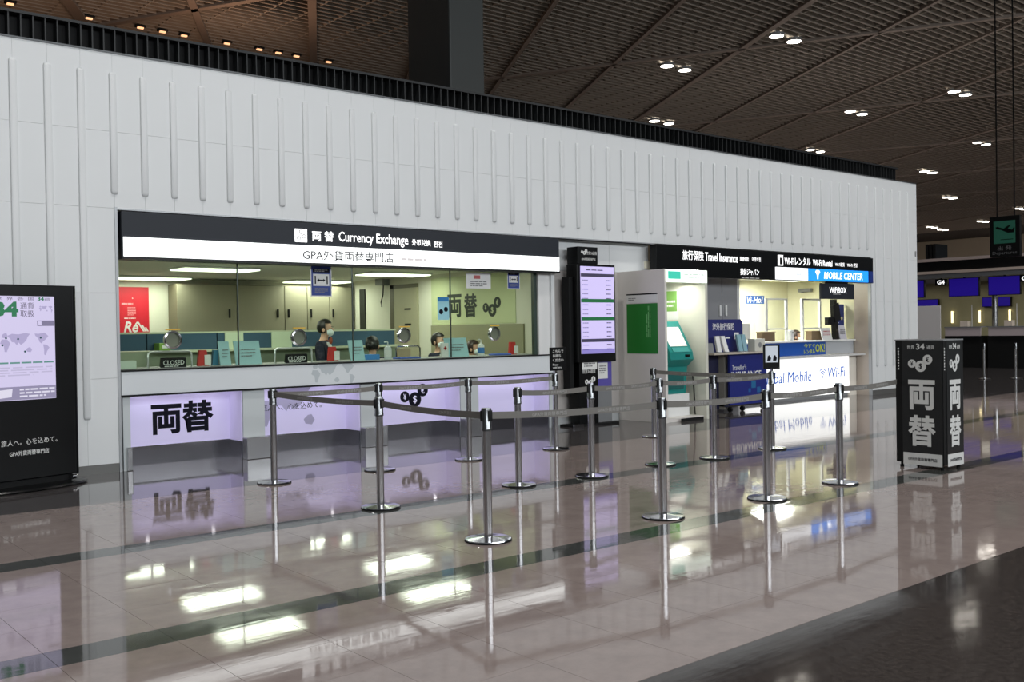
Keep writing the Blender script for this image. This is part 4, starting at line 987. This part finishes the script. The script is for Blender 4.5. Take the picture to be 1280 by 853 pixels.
# ================================================================== INSURANCE DESK
gc = thing('grey_cabinet', 'tall mid grey double-door cabinet behind the insurance desk', 'cabinet', (14.6, 11.75, 0))
ob('carcass', box(13.0, 15.32, 11.62, 12.1, 0, 2.48), mat('cabinet_grey', (146, 147, 150), .4), gc)
for a, b, hx in ((13.0, 14.86, 14.76), (14.87, 15.32, 14.93)):
    d = ob('door', box(a+.004, b-.004, 11.60, 11.62, .02, 2.46), MATS['cabinet_grey'], gc)
    ob('handle', box(hx, hx+.05, 11.57, 11.60, 1.70, 1.90, .004), M_WHITE, d)
idk = thing('insurance_desk', 'dark navy travel insurance desk with leaflet shelf and back panel', 'desk', (14.5, 11.1, 0))
ob('shelf', box(13.55, 15.3, 10.75, 11.25, 1.015, 1.045, .004), mat('shelf_beige', (186, 178, 166), .4), idk)
ob('back_panel', prism([(13.72, 1.045), (14.93, 1.045), (14.93, 1.58), (14.88, 1.63), (13.77, 1.63), (13.72, 1.58)], .03, lambda u, v, w: Vector((u, 11.2+w, v))), mat('insurance_navy', (34, 40, 104), .45), idk)
ob('lower_back', box(13.6, 14.2, 11.1, 11.14, .05, 1.015), mat('insurance_dark', (28, 30, 62), .5), idk)
ob('column', box(14.1, 14.24, 10.98, 11.12, .04, 1.015), mat('desk_column', (150, 146, 136), .4), idk)
fpn = ob('front_panel', box(14.10, 15.18, 10.86, 10.90, .12, 1.015), mat('insurance_blue', (32, 42, 120), .4, noise=.1, nscale=2), idk)
fi = face('-y', 0, 10.86, 0)
text('lettering', "Traveller's", M_TXTW, fpn, off(fi, 14.37, .78), width=.4, height=.10); text('lettering', 'INSURANCE', M_TXTW, fpn, off(fi, 14.58, .645), width=.86, height=.12, bold=.02)
for u, v, s in ((14.78, .46, .13), (14.93, .36, .1), (14.66, .36, .07)):
    rect('cyan_block', mat('cyan_print%d' % int(s*100), (36, 66+int(s*280), 150), .4), fpn, off(fi, u, v), s, s, .002)
for x in (14.15, 14.5, 15.1): ob('caster', lathe([(.045, -.02), (.045, .02), (0, .02)], (x, 10.9, .045), 14, 'x'), M_BLACKM, idk, smooth=True)
ob('under_frame', box(14.10, 15.18, 10.88, 11.1, .09, .12), M_CHROME, idk)
text('lettering', '海外旅行保険', M_TXTW, idk, off(face('-y', 0, 11.2, 0), 14.38, 1.50), width=.62, height=.13, bold=.01)
for du in (14.2, 14.5): rect('print_tab', M_TXTW, idk, off(face('-y', 0, 11.2, 0), du, 1.30), .13, .03, .002)
rect('print_tab', M_TXTW, idk, off(face('-y', 0, 11.2, 0), 14.75, 1.33), .14, .12, .002)
def leaflet(x, z1, m, label, tilt=0., w=.11):
    t = thing('leaflet_holder', label, 'leaflets', (x, 11.0, 1.045), group='leaflet holders on the insurance desk')
    ob('leaflets', prism([(-w/2, 0), (w/2, 0), (w/2-tilt, z1), (-w/2-tilt, z1)], .04, lambda u, v, w_: Vector((x+u, 11.0+w_+v*.2, 1.055+v))), m, t)
    ob('stand', box(x-w/2, x+w/2, 10.97, 11.06, 1.045, 1.055), M_GREY, t)
leaflet(14.02, .28, M_TXTW, 'left upright white leaflet holder on the insurance desk'); leaflet(14.22, .28, M_TXTW, 'leaning white leaflet holder on the insurance desk', .05)
leaflet(14.63, .30, mat('leaflet_teal', (130, 168, 180), .5), 'left pale teal leaflet holder on the insurance desk'); leaflet(14.76, .30, MATS['leaflet_teal'], 'right pale teal leaflet holder on the insurance desk')
leaflet(13.76, .16, M_GREY, 'low grey leaflet holder at the left end of the insurance desk', w=.2)
ab = thing('acrylic_box', 'white ballot box with acrylic hood at the right end of the insurance desk', 'box', (15.06, 11.0, 1.045))
ob('box_body', box(14.92, 15.22, 10.92, 11.08, 1.045, 1.27, .006), mat('ballot_grey', (196, 196, 188), .4), ab)
ob('hood', prism([(-.12, 0), (.12, 0), (.12, .26), (.08, .32), (-.08, .32), (-.12, .26)], .14, lambda u, v, w: Vector((15.05+u, 11.09+w, 1.27+v))), M_ACRYL, ab)
ob('hood_rear_panel', box(14.94, 15.16, 11.20, 11.225, 1.25, 1.55), mat('hood_white', (224, 222, 212), .5), ab)
ob('emblem', prism(circ(12, .05), .002, off(face('-y', 0, 10.92, 0), 15.07, 1.16)), M_GREY, ab)

# ================================================================== MOBILE RENTAL COUNTER
mc = thing('mobile_counter', 'white backlit mobile rental counter with blue upper band', 'counter', (17.3, 11.9, 0))
ob('counter_top', box(15.45, 19.38, 11.58, 12.2, 1.16, 1.19, .004), M_WHITE, mc)
ob('upper_band', box(15.5, 18.30, 11.63, 12.1, .89, 1.16), mat('band_blue', (28, 82, 168), .4), mc)
ob('upper_end', box(18.30, 19.38, 11.64, 12.1, .89, 1.16), mat('band_grey', (176, 180, 184), .4), mc)
ob('ledge', box(15.45, 19.40, 11.36, 11.66, .85, .885, .004), mat('ledge_grey', (206, 206, 204), .35), mc)
lp = ob('lit_panel', box(15.5, 19.1, 11.58, 11.66, .06, .85), mat('counter_lit', (255, 255, 252), .5, emit=.95), mc)
ob('end_post', box(19.1, 19.38, 11.58, 12.1, .0, .85), mat('post_white', (236, 230, 218), .4), mc)
ob('toe_kick', box(15.5, 19.1, 11.62, 12.1, 0, .06), M_GREY, mc)
fm = face('-y', 0, 11.58, 0)
M_CBLUE = mat('counter_blue_print', (30, 80, 170), .5, emit=.55, emit_rgb=(40, 100, 190))
text('lettering', 'Global Mobile', M_CBLUE, lp, off(fm, 16.83, .475), width=1.74, height=.22, bold=.0, shear=.12)
text('lettering', 'Wi-Fi', M_CBLUE, lp, off(fm, 18.62, .515), width=.66, height=.21, bold=.0, shear=.12)
for r in (.055, .105, .155):
    bm = bmesh.new(); fcc = off(fm, 18.10, .43)
    N = 10; a = [bm.verts.new(fcc((r+.018)*math.cos(.8+1.54*i/N), (r+.018)*math.sin(.8+1.54*i/N), .002)) for i in range(N+1)]; b = [bm.verts.new(fcc(r*math.cos(.8+1.54*i/N), r*math.sin(.8+1.54*i/N), .002)) for i in range(N+1)]
    for i in range(N): bm.faces.new((a[i], a[i+1], b[i+1], b[i]))
    ob('wifi_arc', bm, M_CBLUE, lp)
ob('wifi_dot', prism(circ(10, .022), .002, off(fm, 18.10, .43)), M_CBLUE, lp)
fb_ = face('-y', 0, 11.63, 0); M_LIME = mat('lime_print', (196, 206, 40), .5)
text('lettering', '今すぐ', M_LIME, mc, off(fb_, 17.72, 1.085), width=.4, height=.09, bold=.02); text('lettering', 'レンタル', M_LIME, mc, off(fb_, 17.72, .965), width=.4, height=.09, bold=.02)
text('lettering', 'OK!', M_LIME, mc, off(fb_, 18.10, 1.03), width=.34, height=.17, bold=.02)
def screen_frame(x0, x1, label):
    t = thing('acrylic_screen', label, 'screen', ((x0+x1)/2, 12.05, 1.19), group='acrylic screens on the mobile counter')
    for x in (x0, x1): ob('post', box(x-.025, x+.025, 12.03, 12.08, 1.19, 2.06), M_WHITE, t)
    ob('rail', box(x0, x1, 12.03, 12.08, 2.03, 2.06), M_WHITE, t); ob('rail', box(x0, x1, 12.03, 12.08, 1.42, 1.45), M_WHITE, t)
    ob('acrylic_pane', box(x0+.02, x1-.02, 12.05, 12.056, 1.45, 2.03), M_ACRYL, t)
screen_frame(16.85, 17.54, 'left white-framed acrylic screen on the mobile counter'); screen_frame(18.11, 18.76, 'right white-framed acrylic screen on the mobile counter')
for x0, lab in ((16.45, 'brown card box on the mobile counter under the left acrylic screen'), (18.15, 'brown card box on the mobile counter under the right acrylic screen')):
    t = thing('card_box', lab, 'box', (x0+.2, 11.9, 1.19)); ob('box', box(x0, x0+.42, 11.86, 12.0, 1.19, 1.37, .004), mat('card_brown', (110, 90, 66), .6), t); ob('box_lid', box(x0-.01, x0+.43, 11.85, 12.01, 1.37, 1.385), mat('card_lid', (150, 130, 100), .6), t)
t = thing('dispenser', 'white paper dispenser on the mobile counter before the seated clerk', 'dispenser', (17.29, 11.78, 1.19)); ob('body', box(17.22, 17.32, 11.72, 11.82, 1.19, 1.41, .02), M_WHITE, t); ob('lever', box(17.25, 17.29, 11.70, 11.73, 1.34, 1.37, .004), M_GREY, t)
t = thing('price_card', 'white price card on the mobile counter left of the black device stand', 'card', (18.5, 11.75, 1.19)); ob('card', prism([(0, 0), (.02, 0), (.08, .25), (.065, .25)], .36, lambda u, v, w: Vector((18.32+w, 11.7+u, 1.19+v))), M_TXTW, t); lines(t, lambda u, v, w: Vector((18.5+u, 11.695+.03, 1.31+v)), .26, .16, 4, mat('notice_red', (180, 90, 90), .5))
t = thing('price_card', 'pale price card at the right end of the mobile counter', 'card', (19.1, 11.75, 1.19)); ob('card', prism([(0, 0), (.02, 0), (.08, .3), (.065, .3)], .26, lambda u, v, w: Vector((18.98+w, 11.7+u, 1.19+v))), mat('card_pale', (206, 204, 214), .5), t); lines(t, lambda u, v, w: Vector((19.1+u, 11.722, 1.33+v)), .18, .16, 4, M_TXTG)
dv = thing('device_stand', 'black tablet device on an upright stand on the mobile counter', 'device', (18.89, 11.75, 1.19))
ob('upright', prism([(0, 0), (.12, 0), (.05, .85), (-.06, .85)], .1, lambda u, v, w: Vector((18.84+u, 11.72+w, 1.19+v))), M_BLACK, dv)
ob('tablet', prism([(-.12, 0), (.10, .06), (.02, .42), (-.2, .36)], .04, lambda u, v, w: Vector((18.88+u, 11.68+w, 1.55+v))), M_BLACKM, dv); ob('reader', box(18.54, 18.8, 11.7, 11.8, 1.50, 1.66, .01), M_BLACKM, dv)
ob('arm', box(18.74, 18.9, 11.74, 11.78, 1.54, 1.58), M_BLACKM, dv)
t = thing('counter_banner', 'navy vertical banner with white characters standing at the right end of the mobile counter', 'banner', (19.22, 11.86, 1.19))
fw_ = face('-y', 0, 11.86, 0); rect('banner', M_NAVYP, t, off(fw_, 19.22, 1.64), .31, .60, .01)
for k, ch in enumerate('ポケット'): text('lettering', ch, M_TXTW, t, off(fw_, 19.15, 1.86-.105*k, .01), height=.08)
ob('moon_mark', prism(circ(16, .035), .002, off(fw_, 19.28, 1.64, .01)), mat('pale_yellow', (230, 220, 170), .5), t)
ob('banner_pole', box(19.21, 19.23, 11.86, 11.88, 1.19, 1.9), M_GREY, t)
t = thing('wall_sign', 'blue and white slanted logo sign on the cream wall of the mobile booth', 'sign', (18.2, P2B-.01, 2.0))
fv = face('-y', 0, P2B, 0); rect('board', mat('logo_blue', (40, 90, 160), .5), t, off(fv, 18.2, 2.08), .64, .18, .01); text('lettering', 'Vi-Ho!', M_TXTW, t, off(fv, 18.18, 2.08, .01), width=.58, height=.15, bold=.02, shear=.25)
t = thing('side_banner', 'narrow dark navy banner hanging beside the white booth post', 'banner', (15.9, 12.31, 0)); ob('banner', box(15.75, 16.1, 12.3, 12.32, 1.25, 2.3), M_NAVYP, t); ob('pole', box(15.9, 15.92, 12.32, 12.34, 0, 2.35), M_GREY, t)
t = thing('wall_camera', 'small grey security camera on a bracket high on the cream wall', 'camera', (19.4, 12.9, 2.25))
ob('mount', lathe([(.05, 19.42), (.05, 19.38), (.03, 19.34), (0, 19.34)], (0, 12.9, 2.28), 14, 'x'), M_GREY, t, smooth=True); ob('barrel', box(19.26, 19.36, 12.6, 12.92, 2.24, 2.32, .01), M_GREY, t)
for i, (lx, ly) in enumerate(((15.9, 12.5), (18.1, 12.5))):
    t = thing('ceiling_tube_fixture', '%s bright ceiling tube fixture in the mobile rental booth' % ('left', 'right')[i], 'light', (lx, ly, 2.44), group='ceiling fixtures in the mobile booth')
    ob('diffuser', box(lx-.58, lx+.58, ly-.13, ly+.13, 2.452, 2.47, .005), MATS['lit_tube_warm'], t); ob('fixture_body', box(lx-.6, lx+.6, ly-.15, ly+.15, 2.47, 2.5), M_WHITE, t)

# ================================================================== CHECK-IN ISLAND FAR RIGHT
IX = 33.
isl = thing('check_in_canopy', 'long dark check-in island canopy with two pale rims far right', 'canopy', (35, 14, 3.1))
ob('upper_rim', box(IX-.1, 38, 4, 25, 3.60, 3.70), mat('rim_taupe', (168, 154, 150), .5), isl); ob('black_fascia', box(IX, 38, 4, 25, 3.27, 3.60), M_BLACKM, isl)
ob('lower_rim', box(IX-.12, 38, 4, 25, 3.18, 3.27), mat('rim_tan', (186, 170, 160), .5), isl); ob('soffit', box(IX, 38, 4, 25, 3.03, 3.18), M_GREY, isl)
for i, y in enumerate((6.0, 10.6, 15.08, 19.6, 24.)):
    struct('pillar_%d' % (i+1), lathe([(.1, 0), (.1, 3.03)], (IX+.85, y, 0), 16), M_STEEL, smooth=True)
struct('wall_island', box(37.6, 37.8, 4, 25, 0, 3.03), mat('island_cream', (176, 170, 138), .6, noise=.3, nscale=1.5))
area('island_light', (35.5, 15, 2.95), (0, 0, 0), 3, 12, 60, (1., .96, .8))
M_SBLUE = mat('screen_blue', (28, 14, 112), .3, emit=.75)
for i, y in enumerate((9.9, 11.2, 13.2-.07, 14.4, 15.72, 17.6, 18.9)):
    t = thing('check_in_monitor', ['blue check-in monitor hanging above the far counters, number %s from the right' % n for n in ('one', 'two', 'three', 'four', 'five', 'six', 'seven')][i], 'monitor', (IX, y, 2.4), group='blue monitors over check-in')
    ob('bezel', box(IX-.02, IX+.08, y-.51, y+.51, 2.38, 3.0, .005), M_BLACK, t); ob('screen', box(IX-.026, IX-.02, y-.49, y+.49, 2.40, 2.98), M_SBLUE, t)
    ob('hanger', box(IX+.02, IX+.05, y-.03, y+.03, 3.0, 3.03), M_BLACKM, t)
for y, s in ((16.5, 'G4'), (13.72, 'G3')):
    t = thing('counter_number', 'small black check-in counter sign reading %s' % s, 'sign', (IX, y, 2.8)); ob('plate', box(IX-.02, IX+.06, y-.2, y+.2, 2.78, 3.0, .004), M_BLACK, t)
    ob('hanger', box(IX+.01, IX+.03, y-.02, y+.02, 3.0, 3.03), M_BLACKM, t)
    text('lettering', s, M_TXTLIT, t, off(face('-x', IX-.02, 0, 0), -y, 2.89), width=.26, height=.14, bold=.03)
for i, y in enumerate((11.2, 12.7, 14.35, 15.8)):
    t = thing('check_in_counter', 'grey and black check-in counter at the far right, %s from the white partition' % ('fourth', 'third', 'second', 'first')[i], 'counter', (IX+.3, y, 0), group='check-in counters')
    ob('front_panel', box(IX, IX+.05, y-.62, y+.58, 1.06, 1.34, .004), mat('counter_mauve', (186, 174, 176), .4), t); ob('body', box(IX+.05, IX+.7, y-.62, y+.62, 0, 1.06), M_BLACKM, t)
    ob('top', box(IX-.02, IX+.7, y-.64, y+.6, 1.34, 1.37), M_GREY, t)
    ob('printer', box(IX+.15, IX+.4, y-.12, y+.14, 1.37, 1.56, .01), mat('printer_beige', (214, 200, 186), .5), t); ob('glass_screen', box(IX+.1, IX+.11, y-.3, y-.28, 1.37, 2.1), M_WHITE, t)
t = thing('white_partition', 'tall plain light grey partition board beside the facade end', 'partition', (IX, 16.95, 0)); ob('board', box(IX-.05, IX, 16.52, 17.36, .35, 2.1, .004), mat('partition_pale', (214, 211, 211), .5), t); ob('feet', box(IX-.2, IX+.15, 16.6, 17.3, 0, .35), M_BLACKM, t)
for i, y in enumerate((13.0, 14.6, 17.0)):
    t = thing('rear_monitor', 'dim blue monitor on the rear side of the check-in island, %s from the right' % ('first', 'second', 'third', 'fourth')[i], 'monitor', (37.4, y*1.14, 1.9), group='rear monitors'); ob('screen', box(37.45, 37.47, y*1.14-.5, y*1.14+.5, 2.1, 2.42), M_SBLUE, t); ob('bezel', box(37.47, 37.59, y*1.14-.52, y*1.14+.52, 2.08, 2.44), M_BLACK, t)
for i, y in enumerate((14.6, 16.2, 17.3, 18.35)):
    t = thing('wall_lamp', 'warm lit tube lamp on the rear wall of the check-in island, %s from the right' % ('first', 'second', 'third', 'fourth', 'fifth')[i], 'light', (37.5, y, 1.5), group='warm lamps in check-in'); ob('tube', box(37.53, 37.56, y-.04, y+.04, 1.5, 1.95, .01), mat('warm_lamp', (255, 236, 180), .5, emit=2.), t); ob('mount', box(37.56, 37.6, y-.04, y+.04, 1.55, 1.9), M_GREY, t)
for i, (y, w, l) in enumerate(((18.05, .42, 'dark ribbed box on the canopy roof nearest the facade end'), (13.85, .25, 'dark box on the canopy roof beside the departures sign'))):
    t = thing('roof_unit', l, 'box', (35.5, y, 3.7))
    for k in range(3): ob('rib_panel', box(35.3, 36.2, y-w/2+w*k/3, y-w/2+w*(k+.75)/3, 3.74, 4.4), M_BLACK, t)
    ob('unit_base', box(35.3, 36.2, y-w/2, y+w/2, 3.70, 3.74), M_BLACK, t)
ds = thing('departures_sign', 'dark hanging departures sign with green aeroplane pictogram', 'sign', (30, 13.07, 3.47))
ob('sign_box', box(30, 30.12, 12.63, 13.50, 3.42, 4.62, .01), M_BLACKM, ds)
fd = face('-x', 30, 0, 0)
rect('green_panel', mat('sign_green', (44, 100, 82), .4, emit=.14), ds, off(fd, -13.07, 4.15), .62, .66, .006)  # the sign is unlit; a slight glow brightens its green
ob('aeroplane', prism([(-.26, .1), (-.2, .12), (-.02, .05), (.1, .13), (.2, .15), (.1, .05), (.22, .0), (.26, .06), (.3, .06), (.27, -.08), (.1, -.08), (-.1, .02), (-.22, .05)], .004, off(fd, -13.07, 4.2, .006)), M_BLACK, ds)
rect('ground_line', M_BLACK, ds, off(fd, -13.0, 3.93, .006), .36, .02, .003)
text('lettering', '出 発', M_TXTG, ds, off(fd, -13.07, 3.68), width=.4, height=.13, bold=.01); text('lettering', 'Departures', M_TXTG, ds, off(fd, -13.07, 3.53), width=.7, height=.12)
for y in (12.8, 13.3): ob('hanger_rod', box(30.04, 30.07, y-.015, y+.015, 4.62, 12.0), M_BLACKM, ds)

# ================================================================== CEILING LIGHTS
DL = [(30.48, 21.2), (30.4, 26.28), (37.93, 33.66), (44.2, 21.4), (44.1, 26.5), (51.75, 33.75), (57.8, 26.65), (65.7, 33.9), (80.8, 39.85), (103.1, 47.3), (104, 53.2), (108, 54), (71.5, 26.6), (94.6, 39.9)]
DL.sort(key=lambda p: project((p[0], p[1], CZ))[1])
ORD = ('highest', 'second highest', 'third highest', 'fourth highest', 'fifth highest', 'sixth highest', 'seventh highest', 'eighth highest', 'ninth highest', 'tenth highest', 'eleventh highest', 'third lowest', 'second lowest', 'lowest')
for q, (lx, ly) in enumerate(DL):
    for s in (0, 1.08):
        t = thing('downlight', '%s round white downlight of the %s pair in the dark lattice ceiling' % ('left' if s == 0 else 'right', ORD[q]), 'light', (lx+s, ly, CZ), group='paired ceiling downlights')
        r = .25 if lx < 60 else .34
        ob('lens', lathe([(0, CZ-.11), (r, CZ-.11), (r, CZ-.09), (0, CZ-.09)], (lx+s, ly, 0), 16), mat('downlight_glow', (255, 248, 236), .5, emit=14), t)
        ob('trim_ring', lathe([(r, CZ-.105), (r+.03, CZ-.10), (r+.03, CZ-.0), (r, CZ-.0)], (lx+s, ly, 0), 16, cap=False), M_GREY, t)
for i, lx in enumerate((8.38, 10.79, 12.49, 13.26, 14.03, 15.63, 16.9, 17.67, 18.43, 19.82)):
    lx *= .9826
    t = thing('warm_spotlight', 'small warm spotlight on the brown ceiling above the facade, %s from the left' % ('first', 'second', 'third', 'fourth', 'fifth', 'sixth', 'seventh', 'eighth', 'ninth', 'tenth')[i], 'light', (lx, 33.85, CZ-.1), group='warm spotlights above the facade')
    ob('lens', box(lx-.10, lx+.10, 33.77, 33.88, CZ-.10, CZ-.05, .01), mat('warm_glow', (255, 190, 140), .5, emit=1.3), t); ob('housing', box(lx-.16, lx+.16, 33.72, 33.95, CZ-.05, CZ+.02, .01), M_BLACKM, t)
# unseen uplights added on booth roof and canopy to brighten the ceiling
for (ux, uy, uz, pw, c_) in ((17, 15, 4.62, 90, (1, .9, .8)), (35.5, 9, 3.7, 110, (1, .93, .84)), (35.5, 20, 3.7, 110, (1, .93, .84))):
    t = thing('added_roof_uplight', 'added fill trough on the roof, brightening the ceiling at x %d' % 0 if False else {4: 'leftmost added fill trough, unseen on the booth roof', 10: 'middle added fill trough, unseen on the booth roof', 17: 'rightmost added fill trough, unseen on the booth roof'}.get(ux, 'uplight trough on the check-in canopy roof, %s end' % ('near' if uy < 12 else 'far')), 'light', (ux, uy, uz))
    bm = bmesh.new(); bx(bm, ux-1.1, ux+1.1, uy-.25, uy-.22, uz, uz+.12); bx(bm, ux-1.1, ux+1.1, uy+.22, uy+.25, uz, uz+.12); bx(bm, ux-1.1, ux+1.1, uy-.25, uy+.25, uz, uz+.02)
    ob('trough', bm, M_BLACKM, t)
    ob('tube', box(ux-1., ux+1., uy-.03, uy+.03, uz+.02, uz+.06), M_WHITELIT, t)
    area('ceiling_fill', (ux, uy, uz+.11), (math.pi, 0, 0), 2., .4, pw, c_)

# masts added out of view behind the booths to warm the left ceiling
for i, (ux, uy) in enumerate(((7, 29.5), (14, 29.5))):
    t = thing('added_mast', 'added warm fill mast, unseen behind the facade, %s of two' % ('left', 'right')[i], 'light', (ux, uy, 0))
    ob('mast', lathe([(.06, .02), (.05, 8.2), (0, 8.2)], (ux, uy, 0), 12), M_GREY, t, smooth=True); ob('mast_foot', lathe([(0, 0), (.3, 0), (.3, .02), (0, .03)], (ux, uy, 0), 20), M_GREY, t)
    ob('reflector', lathe([(.06, 8.2), (.5, 8.4), (.52, 8.4), (.07, 8.17)], (ux, uy, 0), 20, cap=False), M_GREY, t, smooth=True)
    area('mast_fill', (ux, uy, 8.45), (math.pi, 0, 0), .9, .9, 120, (1, .60, .40))
